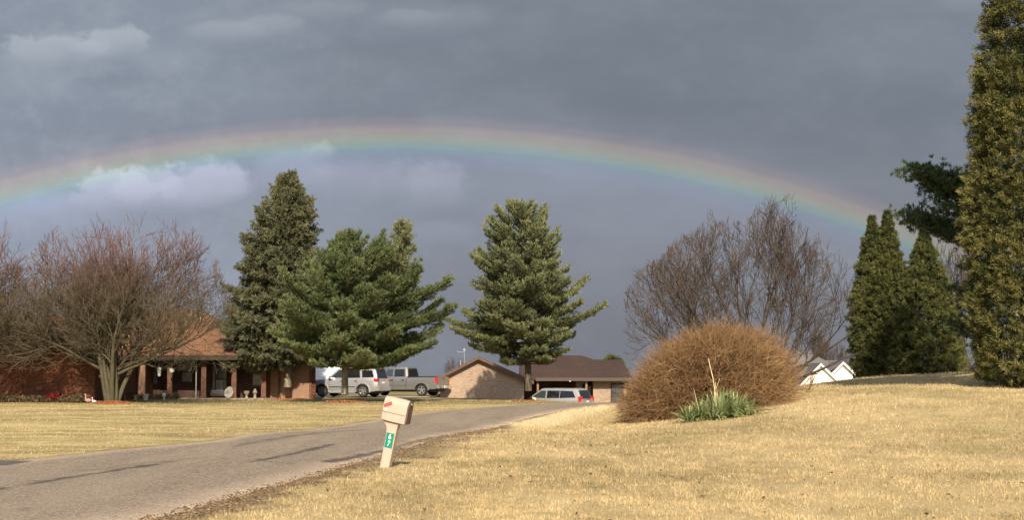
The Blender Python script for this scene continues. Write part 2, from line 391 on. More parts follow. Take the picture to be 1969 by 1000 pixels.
def axis_pts(dense, far):
    out = [dense[0]]
    for a, b, st in dense[1]:
        out += list(np.arange(a, b, st))
    return out
xs = np.concatenate([-np.geomspace(1500, 42, 22), np.arange(-40, -16, 1.0), np.arange(-16, 20, .22), np.arange(20, 42, .8), np.geomspace(44, 1500, 22)])
ys = np.concatenate([np.arange(-30, 10, 2.5), np.arange(10, 48, .22), np.arange(48, 112, .5), np.arange(112, 200, 3.0), np.geomspace(200, 3500, 26)])
GX, GY = np.meshgrid(xs, ys)
GZ = height(GX, GY)
lx, rx = road_x(GY); inroad = (GX > lx + .12) & (GX < rx - .12)
GZ = np.where(inroad, GZ - .06, GZ)
def soil_f(x, y):                             # bare earth and dead thatch along the near edge of the road
    l, r = road_x(y); d = (x - r)
    wid = np.interp(y, [10, 18, 24, 32, 42, 50, 60], [.45, .6, .8, 1.25, 1.05, .4, .15])
    n = fbm(x * 1.3, y * .7, 21, 4)
    s = sstep(1.1, .5, d / wid + (n - .5) * 2.4 + (vnoise(x * 5, y * 3, 23) - .5) * .9) * (d > -1)
    dl = l - x
    s = np.maximum(s, sstep(1.0, .3, dl / .35 + (fbm(x * 1.5, y * .8, 31) - .5) * 1.6) * (dl > -1) * .8)
    return s
def dry_f(x, y):                              # 0 greener and darker, 1 bleached straw
    n = fbm(x * .35 + 3, y * .16, 41, 4) * .55 + fbm(x * .9, y * .5, 45, 4) * .5
    return sstep(.22, .78, n)
lawn_side = np.where(GX < lx, 1.0, 0.0)
def pale_f(x, y):                             # the bleached strip at the bend of the road
    l, r = road_x(y); d = x - r
    return sstep(44, 50, y) * sstep(70, 64, y) * sstep(2.6, 1.4, d) * (d > 0)
nv = GX.size; nx = len(xs); ny = len(ys)
idx = np.arange(nv).reshape(ny, nx)
quads = np.stack([idx[:-1, :-1], idx[:-1, 1:], idx[1:, 1:], idx[1:, :-1]], -1).reshape(-1)

gm = bpy.data.materials.new('dry_lawn'); gm.use_nodes = True; t = NT(gm.node_tree); b = t.n['Principled BSDF']
o = t.node('ShaderNodeTexCoord').outputs['Object']
far_side = t.attr('side')
fine = t.noise(o, 16, 5, .75); mid = t.noise(t.mapping(o, (1.4, 1.0, 1)), 1.2, 4, .65)
streak = t.noise(t.mapping(o, (.16, .55, 1), (0, 0, R(6))), 1, 4, .6); streak2 = t.noise(t.mapping(o, (.5, 2.2, 1), (0, 0, R(4))), 1, 3, .6)
cR = t.mix(t.attr('dry'), (.34, .26, .13), (.56, .43, .225))
cR = t.mix(t.ss(mid, .5, .75, 0, .45), cR, (.30, .25, .11))
cL = t.mix(t.ss(streak, .36, .62), (.27, .21, .095), (.50, .40, .19))
cL = t.mix(t.ss(streak2, .52, .7, 0, .6), cL, (.24, .18, .085)); cL = t.mix(t.ss(streak2, .46, .3, 0, .55), cL, (.60, .48, .24))
cL = t.mix(t.ss(t.noise(t.mapping(o, (.35, .8, 1)), 1.6, 5, .7), .48, .68, 0, .6), cL, (.20, .16, .07)); s_ = t.node('ShaderNodeSeparateXYZ'); t.put(s_.inputs[0], o)
cL = t.mix(t.m('MULTIPLY', t.ss(s_.outputs[1], 74, 82), t.ss(streak, .3, .6, .3, .8)), cL, (.16, .14, .06))
c = t.mix(far_side, cR, cL)
c = t.mix(t.ss(fine, .45, .75, 0, .55), c, (.20, .155, .075)); c = t.mix(t.ss(fine, .5, .28, 0, .4), c, (.66, .53, .29))
c = t.mix(t.attr('pale'), c, (.66, .53, .31))
soil = t.mix(t.ss(fine, .40, .60), (.085, .06, .04), (.40, .30, .18))
c = t.mix(t.attr('soil'), c, soil)
t.put(b.inputs['Base Color'], c); b.inputs['Roughness'].default_value = 1; b.inputs['Specular IOR Level'].default_value = .05
bn = t.node('ShaderNodeBump'); bn.inputs['Strength'].default_value = .9; bn.inputs['Distance'].default_value = .05
t.put(bn.inputs['Height'], fine); t.put(b.inputs['Normal'], bn.outputs[0])
V3 = np.stack([GX.ravel(), GY.ravel(), GZ.ravel()], 1)
gx, gy = GX.ravel(), GY.ravel()
g = np_mesh('ground', V3, quads, 4, gm, attrs={'soil': soil_f(gx, gy), 'dry': dry_f(gx, gy), 'side': lawn_side.ravel(), 'pale': pale_f(gx, gy)}, smooth=True)
tag(g, kind='structure')

# road sheet
NA = 64; NL = 1500
FE2 = resample(FE, 420); FE2 = np.stack([np.interp(np.linspace(0, 1, NL), np.linspace(0, 1, 420), FEs[:, i]) for i in (0, 1)], 1)
NE2 = np.stack([np.interp(np.linspace(0, 1, NL), np.linspace(0, 1, 420), NEs[:, i]) for i in (0, 1)], 1)
vv = np.linspace(0, 1, NL); uu = np.linspace(0, 1, NA)
jf = (fbm(vv * 90, vv * 0, 51, 4) - .5) * .35; jn = (fbm(vv * 110, vv * 0 + 7, 52, 4) - .5) * .45
A0 = FE2 + np.stack([jf, jf * .3], 1); B0 = NE2 + np.stack([jn, -jn * .3], 1)
RP = A0[:, None] * (1 - uu[None, :, None]) + B0[:, None] * uu[None, :, None]
rxx, ryy = RP[..., 0], RP[..., 1]
rz_ = height(rxx, ryy) + .02 + .03 * (1 - (2 * uu[None] - 1) ** 2)
rz_[:, 0] -= .06; rz_[:, -1] -= .06
def stroke(pts, wd, seed):                    # darkness of a tar line given in the plane of the road
    P = [gnd(*p) for p in pts]; best = np.full(rxx.shape, 9.0); wd = wd * .75
    wob = (fbm(rxx * .9, ryy * .9, seed, 3) - .5) * .5
    for a, b_ in zip(P, P[1:]):
        dx, dy = b_.x - a.x, b_.y - a.y; L2 = dx * dx + dy * dy
        tt = np.clip(((rxx - a.x) * dx + (ryy - a.y) * dy) / L2, 0, 1)
        best = np.minimum(best, np.hypot(rxx - a.x - tt * dx + wob * .25, ryy - a.y - tt * dy))
    return sstep(wd, wd * .35, best + (fbm(rxx * 4, ryy * 2, seed + 5, 3) - .5) * wd * 1.6)
tar = np.zeros_like(rxx)
for pts, wd, k, sd_ in [([(-60, 960), (0, 948), (120, 927), (210, 912), (250, 904)], .13, 1.0, 61), ([(255, 904), (300, 896), (333, 891)], .20, .95, 62),
                        ([(485, 891), (540, 880), (600, 866), (640, 857)], .17, .9, 63), ([(560, 893), (500, 889)], .12, .6, 64),
                        ([(632, 889), (690, 878), (740, 866)], .26, .9, 65), ([(740, 868), (790, 851), (860, 836), (930, 822)], .2, .75, 70), ([(450, 862), (520, 849), (600, 838), (700, 824)], .22, .6, 66),
                        ([(0, 995), (60, 985)], .12, .7, 67), ([(140, 912), (260, 897), (380, 884)], .3, .22, 68), ([(935, 806), (960, 805)], .22, .6, 69), ([(60, 930), (100, 935)], .06, .6, 71), ([(245, 926), (285, 924)], .06, .6, 72)]:
    tar = np.maximum(tar, stroke(pts, wd, sd_) * k)
edge = np.clip(1 - np.minimum(uu, 1 - uu) / .13, 0, 1)[None] * np.ones_like(rxx)
rm = bpy.data.materials.new('chipseal_road'); rm.use_nodes = True; t = NT(rm.node_tree); b = t.n['Principled BSDF']
o = t.node('ShaderNodeTexCoord').outputs['Object']
sp = t.noise(o, 19, 5, .85); sp2 = t.noise(t.mapping(o, (2, .8, 1)), 1.3, 4, .7); wv = t.noise(t.mapping(o, (.9, .12, 1), (0, 0, R(-14))), 1, 3, .5)
c = t.mix(t.ss(sp, .42, .58), (.115, .092, .066), (.345, .275, .205))
c = t.mix(t.ss(sp2, .4, .7, 0, .5), c, (.165, .135, .10)); c = t.mix(t.ss(wv, .4, .62, 0, .4), c, (.31, .25, .185))
c = t.mix(t.m('MULTIPLY', t.attr('edge'), t.ss(sp, .3, .55)), c, (.48, .37, .27))
c = t.mix(t.ss(t.noise(o, 30, 2, .5), .60, .68, 0, .75), c, (.52, .43, .34)); c = t.mix(t.ss(t.noise(t.mapping(o, (1, 1, 1), (0, 0, 0), (9, 4, 0)), 24, 2, .5), .60, .68, 0, .7), c, (.07, .058, .045))
c = t.mix(t.m('MULTIPLY', t.attr('tar'), .88), c, (.052, .047, .045))
t.put(b.inputs['Base Color'], c); b.inputs['Roughness'].default_value = .95; b.inputs['Specular IOR Level'].default_value = .15
bn = t.node('ShaderNodeBump'); bn.inputs['Strength'].default_value = .7; bn.inputs['Distance'].default_value = .02
t.put(bn.inputs['Height'], sp); t.put(b.inputs['Normal'], bn.outputs[0])
idx = np.arange(NL * NA).reshape(NL, NA)
q = np.stack([idx[:-1, :-1], idx[:-1, 1:], idx[1:, 1:], idx[1:, :-1]], -1).reshape(-1)
rd = np_mesh('road', np.stack([rxx.ravel(), ryy.ravel(), rz_.ravel()], 1), q, 4, rm, attrs={'tar': tar.ravel(), 'edge': edge.ravel()}, smooth=True)
tag(rd, kind='structure')

def sheet(name, xa, xb, ya, yb, m_, lift=.025, n=60, shape=None):
    X, Y = np.meshgrid(np.linspace(xa, xb, n), np.linspace(ya, yb, n))
    if shape: X, Y = shape(X, Y)
    Z = height(X, Y) + lift
    i = np.arange(n * n).reshape(n, n); q = np.stack([i[:-1, :-1], i[:-1, 1:], i[1:, 1:], i[1:, :-1]], -1).reshape(-1)
    o_ = np_mesh(name, np.stack([X.ravel(), Y.ravel(), Z.ravel()], 1), q, 4, m_, smooth=True); tag(o_, kind='structure'); return o_
asph = mat('side_asphalt', (.10, .09, .085), .95, var=.3, vscale=3, bump=.4, bscale=40)
conc = mat('driveway_concrete', (.36, .31, .25), .9, var=.2, vscale=2, bump=.3, bscale=30)
sheet('driveway_mouth', -20, -8.55, 26.6, 28.0, asph, .035, shape=lambda X, Y: (X, Y + (X + 8.5) * -.02 + (Y - 27.3) * (-.10) * (X + 8.5) * .3))
sheet('driveway', -15.5, -2.8, 98.4, 108, conc, .03)

def zg(x, y): return float(height(np.array([x]), np.array([y]))[0])
print('terrain ok')

# ---------------------------------------------------------------- grass blades
def blades(name, n, y0, y1, side, h0, wd0, m_, ang=.40):
    y = y0 * (y1 / y0) ** rng.random(n); x = (rng.random(n) * 2 - 1) * ang * y
    l, r = road_x(y)
    s = soil_f(x, y)
    if side == 'right':
        k = (x > r + .05) & (rng.random(n) > s * .75) & (x < 30)
    else:
        k = (x < l - .05) & (rng.random(n) > s * .7)
    # tufted growth: keep more where a patch noise is high
    k &= rng.random(n) < .35 + .9 * sstep(.3, .7, vnoise(x * 3.1, y * 2.3, 5))
    x, y, s = x[k], y[k], s[k]; n = len(x)
    z = height(x, y)
    f = (y / y0) ** .55
    h = h0 * f * (.5 + rng.random(n)) * (1 - .4 * s); wd = wd0 * f * (.6 + .8 * rng.random(n))
    a = rng.random(n) * 6.283; ln = rng.random(n) * 1.15
    la = rng.random(n) * 6.283
    bx, by = np.cos(a) * wd, np.sin(a) * wd
    tip = np.stack([x + np.cos(la) * ln * h, y + np.sin(la) * ln * h, z + h * np.clip(1.1 - ln * .6, .2, 1)], 1)
    p0 = np.stack([x - bx, y - by, z - .01], 1); p1 = np.stack([x + bx, y + by, z - .01], 1)
    Vv = np.stack([p0, p1, tip], 1).reshape(-1, 3)
    mot = vnoise(x * 8, y * 4.5, 8) * .55 + vnoise(x * 3.2, y * 1.4, 9) * .42
    v = np.repeat(np.clip(rng.random(n) * .5 + .34 * dry_f(x, y) - (.36 if side == 'right' else .50 - .3 * fbm(x * .12, y * .6, 55, 3)) + mot * .85 + .35 * pale_f(x, y), 0, 1), 3); s3 = np.repeat(s, 3)
    o_ = np_mesh(name, Vv, np.arange(3 * n), 3, m_, attrs={'v': v, 's': s3, 'g': np.repeat((.6 if side == 'right' else .2) * sstep(.56, .75, fbm(x * .5, y * .22, 97, 4)), 3)})
    return tag(o_, kind='stuff')
bmt = bpy.data.materials.new('dead_grass_blade'); bmt.use_nodes = True; t = NT(bmt.node_tree); b = t.n['Principled BSDF']
c = t.ramp(t.attr('v'), [(0, (.13, .10, .05)), (.22, (.33, .25, .125)), (.55, (.54, .41, .215)), (1, (.70, .55, .32))])
c = t.mix(t.attr('s'), c, (.24, .18, .11)); c = t.mix(t.attr('g'), c, (.27, .25, .11))
t.put(b.inputs['Base Color'], c); b.inputs['Roughness'].default_value = .8; b.inputs['Specular IOR Level'].default_value = .15
tr = t.node('ShaderNodeBsdfTranslucent'); t.put(tr.inputs[0], c); mx = t.node('ShaderNodeMixShader'); mx.inputs[0].default_value = .3
t.l.new(b.outputs[0], mx.inputs[1]); t.l.new(tr.outputs[0], mx.inputs[2]); t.l.new(mx.outputs[0], t.n['Material Output'].inputs[0])
o_ = blades('lawn_grass', 420000, 12, 80, 'right', .034, .0045, bmt); tag(o_, 'short bleached straw grass of the rising lawn on the right', 'grass')
o_ = blades('lawn_grass', 160000, 24, 92, 'left', .032, .006, bmt, .42); tag(o_, 'short dry grass of the flat lawn between road and brick house', 'grass')

# ---------------------------------------------------------------- tubes and foliage
def tubes(name, S, m_, parent=None, sides=4, v=None, smooth=True):
    S = np.asarray(S, float); p0, p1, r0, r1 = S[:, 0:3], S[:, 3:6], S[:, 6], S[:, 7]
    d = p1 - p0; L = np.linalg.norm(d, axis=1, keepdims=True) + 1e-9; d = d / L
    ref = np.where(np.abs(d[:, 2:3]) > .9, np.array([[1., 0, 0]]), np.array([[0, 0, 1.]]))
    u = np.cross(d, ref); u /= np.linalg.norm(u, axis=1, keepdims=True); w2 = np.cross(d, u)
    a = np.arange(sides) * 2 * np.pi / sides
    ring = np.cos(a)[None, :, None] * u[:, None] + np.sin(a)[None, :, None] * w2[:, None]
    A = p0[:, None] + ring * r0[:, None, None]; B = p1[:, None] + ring * r1[:, None, None]
    Vv = np.concatenate([A, B], 1).reshape(-1, 3); n = len(S)
    i = np.arange(sides); j = (i + 1) % sides
    f = np.stack([i, j, j + sides, i + sides], 1)[None] + (np.arange(n) * 2 * sides)[:, None, None]
    at_ = {} if v is None else {'v': np.repeat(v, 2 * sides)}
    return np_mesh(name, Vv, f.reshape(-1), 4, m_, parent, at_, smooth)
def trunk_mesh(name, pts, rads, m_, parent, sides=12, flare=True, ridges=0.06, seed=0):
    rr = random.Random(seed); bm = bmesh.new(); rings = []
    for k, (p, r) in enumerate(zip(pts, rads)):
        ring = []
        for i in range(sides):
            a = 2 * math.pi * i / sides; q = r * (1 + ridges * math.sin(3 * a + k * .6) + rr.uniform(-ridges, ridges))
            ring.append(bm.verts.new((p[0] + q * math.cos(a), p[1] + q * math.sin(a), p[2])))
        rings.append(ring)
    for a, b_ in zip(rings, rings[1:]):
        for i in range(sides): bm.faces.new((a[i], a[(i + 1) % sides], b_[(i + 1) % sides], b_[i]))
    bm.faces.new(rings[-1]); bm.faces.new(rings[0][::-1])
    for f in bm.faces: f.smooth = True
    me = bpy.data.meshes.new(name); bm.to_mesh(me); bm.free()
    return link_mesh(name, me, m_, parent)
def nrm(a): return a / (np.linalg.norm(a, axis=-1, keepdims=True) + 1e-9)
def needles(cent, dirs, n, ln, wd, spread, vv, jit=None, nv=.12):
    cent = np.repeat(cent, n, 0); dirs = np.repeat(dirs, n, 0); N = len(cent); vv = np.repeat(vv, n)
    d = nrm(dirs + rng.normal(0, spread, (N, 3))); Ls = ln * (.6 + .7 * rng.random((N, 1)))
    p = nrm(np.cross(d, rng.normal(0, 1, (N, 3)))) * wd * (.6 + .8 * rng.random((N, 1)))
    c0 = cent + rng.normal(0, ln * .15 if jit is None else jit, (N, 3))
    mid_ = c0 + d * Ls * .45
    Vv = np.stack([c0, mid_ + p, c0 + d * Ls, mid_ - p], 1).reshape(-1, 3)
    return Vv, np.clip(np.repeat(vv + rng.normal(0, nv, N), 4), 0, 1)
def foliage(name, chunks, m_, parent):
    Vv = np.concatenate([c[0] for c in chunks]); a = np.concatenate([c[1] for c in chunks])
    return np_mesh(name, Vv, np.arange(len(Vv)), 4, m_, parent, {'v': a})

def conifer(name, base, H, z0, left, right, m_leaf, m_bark, label, cat, kind='pine', whorl=.55, nper=7, tr=.2, lean=(0, 0), tips=None, dens=1.0, group=None, yscale=1.0, leaders=((0, 0, 1.0),), nl=(10, .17, .017), seed=1):
    rr = random.Random(seed)
    root = empty(name, base); tag(root, label, cat, group)
    hs = [p[0] for p in left]; lw = [p[1] for p in left]; hr = [p[0] for p in right]; rw = [p[1] for p in right]
    segs = []; tc_ = []; td_ = []; tv = []
    tp = [(lean[0] * (z / H) ** 1.5, lean[1] * (z / H), z) for z in np.linspace(-.25, H * .97, 14)]
    trd = [max(.012, tr * (1 - max(0, p[2]) / H) ** .9) * (1.3 if p[2] < .1 else 1) for p in tp]
    trunk_mesh('trunk', tp, trd, m_bark, root, seed=seed)
    def trunk_at(z): return np.array([lean[0] * (max(z, 0) / H) ** 1.5, lean[1] * (z / H), z])
    z = z0
    while z < H - .12:
        t_ = (z - z0) / (H - z0)
        n_ = max(3, int(nper * (1.15 - .5 * t_))); a0 = rr.random() * 6.28; wfac = rr.uniform(.84, 1.1)
        for i in range(n_):
            az = a0 + 6.283 * i / n_ + rr.uniform(-.35, .35); zz = z + rr.uniform(-.22, .22) * whorl * 1.6
            c_ = math.cos(az); wl = np.interp(zz, hs, lw); wr = np.interp(zz, hr, rw)
            L = (wr * (1 + c_) / 2 + wl * (1 - c_) / 2) if abs(c_) < .8 else (wr if c_ > 0 else wl)
            L *= rr.uniform(.66, 1.06) * wfac; L = max(L, .22)
            if kind == 'pine': e0 = R(2 + 42 * t_ ** 1.5 + rr.uniform(-8, 10)); curl = .55
            elif kind == 'spruce': e0 = R(6 + 38 * t_ ** 2 + rr.uniform(-8, 8)); curl = .15 + .5 * t_
            else: e0 = R(25); curl = .3
            k = max(4, int(L / .35)); p = trunk_at(zz - L * math.sin(e0) * .55); e = e0; st = L / k / max(.5, math.cos(e0)) * .98
            pts = [p.copy()]
            for j in range(k):
                az += rr.uniform(-.09, .09); ee = e + curl * (j / k) ** 2 + (-.28 * math.sin(math.pi * j / k) if kind == 'spruce' else -.10 * math.sin(math.pi * j / k))
                p = p + st * np.array([math.cos(az) * math.cos(ee), math.sin(az) * math.cos(ee) * yscale, math.sin(ee)]); pts.append(p.copy())
            br = .012 + .013 * L
            for j in range(k):
                segs.append((*pts[j], *pts[j + 1], br * (1 - j / k) + .006, br * (1 - (j + 1) / k) + .005))
            bt = rr.uniform(-.18, .18)
            # twigs on both sides
            nt = int((6 + 9 * L) * dens)
            for q_ in range(nt):
                s_ = .2 + .8 * ((q_ + rr.random()) / nt) ** .85
                f_ = s_ * k; j = min(int(f_), k - 1); b0 = pts[j] + (pts[j + 1] - pts[j]) * (f_ - j); dd = pts[j + 1] - pts[j]; dd = dd / np.linalg.norm(dd)
                sd_ = 1 if q_ % 2 else -1
                side = np.array([-dd[1], dd[0], 0]) * sd_
                up = rr.uniform(-.08, .32) if kind == 'pine' else rr.uniform(-.55, .25)
                tdir = nrm(dd * rr.uniform(.5, 1.2) + side * rr.uniform(.3, 1.0) + np.array([0, 0, up]))
                tl = (.22 + .34 * L * (1 - s_) ** .6) * rr.uniform(.6, 1.25)
                ntf = max(1, int(tl / .13))
                e_ = b0 + tdir * tl
                if tl > .3: segs.append((*b0, *e_, .008, .004))
                for m2 in range(ntf):
                    f2 = (m2 + 1) / ntf; pp = b0 + tdir * tl * f2; pp[2] += rr.uniform(-.03, .05)
                    tc_.append(pp)
                    td_.append(nrm(tdir * .9 + np.array([0, 0, .55 if kind == 'pine' else (-.35 if rr.random() < .6 else .3)])))
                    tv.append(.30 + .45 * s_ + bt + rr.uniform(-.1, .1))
        z += whorl * (1.0 - .45 * t_)
    for lx_, lz, lh in leaders[1:]: pass
    for q_ in range(10):
        tc_.append(trunk_at(H - .04 * q_ - .05)); td_.append(np.array([rr.uniform(-.3, .3), rr.uniform(-.3, .3), 1.0])); tv.append(.7)
    tubes('branches', segs, m_bark, root, 4)
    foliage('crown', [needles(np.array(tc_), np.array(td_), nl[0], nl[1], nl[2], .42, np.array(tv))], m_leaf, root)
    return root

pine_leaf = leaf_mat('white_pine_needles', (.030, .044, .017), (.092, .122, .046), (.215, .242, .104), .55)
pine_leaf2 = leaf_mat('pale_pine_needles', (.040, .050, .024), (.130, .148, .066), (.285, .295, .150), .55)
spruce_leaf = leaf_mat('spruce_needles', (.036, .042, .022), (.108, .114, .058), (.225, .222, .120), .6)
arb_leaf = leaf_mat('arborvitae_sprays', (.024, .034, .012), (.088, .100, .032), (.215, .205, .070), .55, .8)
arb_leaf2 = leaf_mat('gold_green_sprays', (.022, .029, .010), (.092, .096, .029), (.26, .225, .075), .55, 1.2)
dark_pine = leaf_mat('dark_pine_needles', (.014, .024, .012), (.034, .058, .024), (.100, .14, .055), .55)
pine_bark = bark_mat('pine_bark', (.10, .085, .06), (.24, .20, .15))
shaded_dark_bark = bark_mat('shaded_dark_bark', (.035, .028, .020), (.10, .082, .06))  # dark brown bark with the trunk's shade put into its colour
grey_bark = bark_mat('grey_bark', (.11, .10, .06), (.27, .245, .15))

def mount(px, Y): x = at(px, 716, Y).x; return (x, Y, zg(x, Y) - .02)
# spruce behind
Y = 92; s = F / Y
def wpts(lst, Y, cx): sc_ = Y / F; return [((716 - py) * sc_ + EYE, d * sc_) for py, d in lst]
SP = conifer('spruce_tree', mount(553, Y), 13.35, 2.2,
    wpts([(330, 4), (350, 14), (370, 28), (400, 52), (440, 68), (470, 76), (500, 84), (540, 108), (580, 122), (640, 134), (670, 126), (700, 80)][::-1], Y, 553),
    wpts([(330, 4), (350, 12), (370, 26), (400, 46), (440, 60), (465, 44), (520, 36), (555, 30), (580, 34), (640, 30), (670, 26), (700, 20)][::-1], Y, 553),
    spruce_leaf, pine_bark, 'tall dull green spruce, tallest tree beside the brick house', 'tree', 'spruce', whorl=.36, nper=12, tr=.24, dens=1.25, nl=(9, .20, .021), seed=4, lean=(-.1, 0))
Y = 81.5
WP = conifer('white_pine_tree', mount(663, Y), 8.6, 1.95,
    wpts([(455, 5), (490, 40), (520, 70), (550, 100), (580, 122), (620, 138), (660, 134), (700, 126), (715, 60)][::-1], Y, 663),
    wpts([(455, 10), (490, 66), (520, 120), (550, 165), (580, 196), (610, 214), (640, 216), (680, 198), (700, 165), (715, 90)][::-1], Y, 663),
    pine_leaf, pine_bark, 'broad dark green pine in front of the silver suv', 'tree', 'pine', whorl=.42, nper=9, tr=.2, dens=1.15, nl=(11, .20, .019), seed=9)
# its second leader rises on the right
def pine_leader(root, px, Y, base_z, H, m_leaf, wpx, seed):
    rr = random.Random(seed); sc_ = Y / F
    x0 = at(px, 716, Y).x - root.location.x; segs = []; tc_, td_, tv = [], [], []
    p = np.array([.15, .1, 1.8 + .7]); tgt = np.array([x0, .2, H]); pts = []
    for i in range(13):
        f = i / 12; pts.append(np.array([p[0] + (x0 - p[0]) * (1 - (1 - f) ** 2.2), .1 + .1 * f, p[2] + (H - p[2]) * (f ** 1.25)]))
    for i in range(12): segs.append((*pts[i], *pts[i + 1], .09 * (1 - i / 12) + .012, .09 * (1 - (i + 1) / 12) + .01))
    for i in range(4, 13):
        for k_ in range(9):
            az = rr.random() * 6.28; L = np.interp(i, [4, 7, 12], [1.7, 1.5, .55]) * rr.uniform(.7, 1.1); e = R(rr.uniform(22, 50)); q = pts[i] - np.array([0, 0, rr.random() * .5])
            kk = 5; st = L / kk
            for j in range(kk):
                nq = q + st * np.array([math.cos(az) * math.cos(e), math.sin(az) * math.cos(e), math.sin(e)]); e += .06
                segs.append((*q, *nq, .02, .014)); q = nq
                for m2 in range(4):
                    tc_.append(q + np.array([rr.uniform(-.2, .2), rr.uniform(-.2, .2), rr.uniform(-.05, .2)])); td_.append(nrm(np.array([math.cos(az) * .6 + rr.uniform(-.4, .4), math.sin(az) * .6, .9]))); tv.append(.45 + .35 * j / kk)
    tubes('side_leader', segs, pine_bark, root, 5)
    foliage('side_crown', [needles(np.array(tc_), np.array(td_), 12, .2, .019, .45, np.array(tv))], m_leaf, root)
pine_leader(WP, 770, 81.5, 2.5, 9.15, pine_leaf2, 70, 3)
Y = 89
conifer('white_pine_tree', mount(1016, Y), 11.25, 2.15,
    wpts([(385, 8), (405, 30), (425, 60), (445, 84), (458, 66), (475, 92), (490, 60), (505, 100), (522, 118), (545, 96), (562, 130), (585, 100), (605, 122), (625, 166), (650, 166), (670, 132), (690, 76), (705, 50)][::-1], Y, 1016),
    wpts([(385, 6), (405, 30), (425, 48), (455, 66), (475, 86), (500, 84), (520, 72), (535, 90), (550, 128), (565, 132), (585, 105), (605, 152), (618, 160), (640, 124), (670, 108), (690, 76), (705, 40)][::-1], Y, 1016),
    pine_leaf2, shaded_dark_bark, 'tall pale green layered pine with dark trunk standing alone by the road bend', 'tree', 'pine', whorl=.54, nper=9, tr=.21, dens=1.1, lean=(-.45, 0), nl=(11, .19, .018), seed=22)

# arborvitae ------------------------------------------------------
def arborvitae(name, base, H, rad, tops, m_leaf, label, dens, seed, ln=.24, wd=.02, group=None, clump=.5, cl=.42, nn=9):
    r_ = np.random.default_rng(seed); root = empty(name, base); tag(root, label, 'tree', group)
    trunk_mesh('trunk', [(0, 0, z) for z in np.linspace(-.3, H * .9, 8)], [.16 * (1 - i / 8.5) for i in range(8)], grey_bark, root)
    C_, D_, VV = [], [], []
    for (tx, tH, k) in tops:
        area = sum(2 * math.pi * rad(f) * tH / 20 * k for f in np.linspace(.02, .98, 20))
        n = int(area * dens)
        f = r_.random(n * 4); rad_v = np.array([rad(q) for q in f]) * k; keep = r_.random(n * 4) < rad_v / rad_v.max(); f = f[keep][:n]; n = len(f)
        a = r_.random(n) * 6.283; rr_ = np.array([rad(q) for q in f]) * k
        lump = (fbm(a * 1.6 + seed, f * tH * .8, seed, 3) - .5) * 2
        rr_ = rr_ * (.84 + lump * clump * .34 + r_.uniform(-.12, .04, n)); z = f * tH; tv_ = r_.normal(0, .15, n)
        ax = nrm(np.stack([np.cos(a) * .8 + r_.normal(0, .25, n), np.sin(a) * .8 + r_.normal(0, .25, n), r_.uniform(-.35, .75, n)], 1)); bs = np.stack([tx * f ** .5 + rr_ * np.cos(a), rr_ * np.sin(a), z + .05], 1)
        S_ = 15; csz = cl * r_.uniform(.6, 1.25, n) * np.clip(.12 + .95 * np.array([rad(q) for q in f]) * k, .12, 1.0)
        for q in range(S_):
            tt = (q + r_.random(n)) / S_
            pp = bs + ax * (tt * csz)[:, None] + r_.normal(0, 1, (n, 3)) * (csz * .20 * (1.1 - .6 * tt))[:, None]
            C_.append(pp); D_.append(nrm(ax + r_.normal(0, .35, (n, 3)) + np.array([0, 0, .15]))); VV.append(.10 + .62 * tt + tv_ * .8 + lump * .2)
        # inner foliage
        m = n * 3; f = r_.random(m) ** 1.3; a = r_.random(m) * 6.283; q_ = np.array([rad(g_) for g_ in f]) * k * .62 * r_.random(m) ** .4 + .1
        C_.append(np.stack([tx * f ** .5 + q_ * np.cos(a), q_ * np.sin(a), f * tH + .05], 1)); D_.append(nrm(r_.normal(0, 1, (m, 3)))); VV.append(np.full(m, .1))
        C_.append(np.array([[tx, 0, tH - .1 * i] for i in range(8)])); D_.append(np.array([[r_.uniform(-.3, .3), 0, 1.] for i in range(8)])); VV.append(np.full(8, .5))
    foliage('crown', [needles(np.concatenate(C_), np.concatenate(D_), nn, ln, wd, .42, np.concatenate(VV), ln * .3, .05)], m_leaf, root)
    return root
def prof(pts): 
    xs_, ys_ = zip(*pts); return lambda f: float(np.interp(f, xs_, ys_))
b0 = mount(1696, 77)
arborvitae('arborvitae_tree', b0, 8.0, prof([(0, 1.25), (.12, 1.5), (.35, 1.35), (.6, .98), (.8, .55), (.93, .2), (1, .02)]), [(-.38, 7.9, .86), (.40, 8.2, .86)], arb_leaf, 'columnar evergreen with twin tips, left of the pair on the hill', 22, 5, .125, .015, 'columnar evergreens on the hill')
b0 = mount(1787, 75)
arborvitae('arborvitae_tree', b0, 6.9, prof([(0, 1.6), (.12, 1.7), (.35, 1.4), (.6, .98), (.8, .52), (.93, .2), (1, .03)]), [(-.15, 6.95, 1.0)], arb_leaf, 'shorter single tipped columnar evergreen, right of the pair on the hill', 22, 6, .125, .015, 'columnar evergreens on the hill')
b0 = mount(1992, 50)
arborvitae('arborvitae_tree', b0, 18.0, prof([(0, 1.8), (.06, 2.0), (.2, 2.05), (.36, 2.0), (.47, 1.85), (.61, 1.4), (.75, .98), (.93, .35), (1, .05)]), [(0, 18.0, 1.0)], arb_leaf2, 'huge golden green evergreen at the right edge, taller than the picture', 17, 8, .115, .012, 'columnar evergreens on the hill', clump=.5)

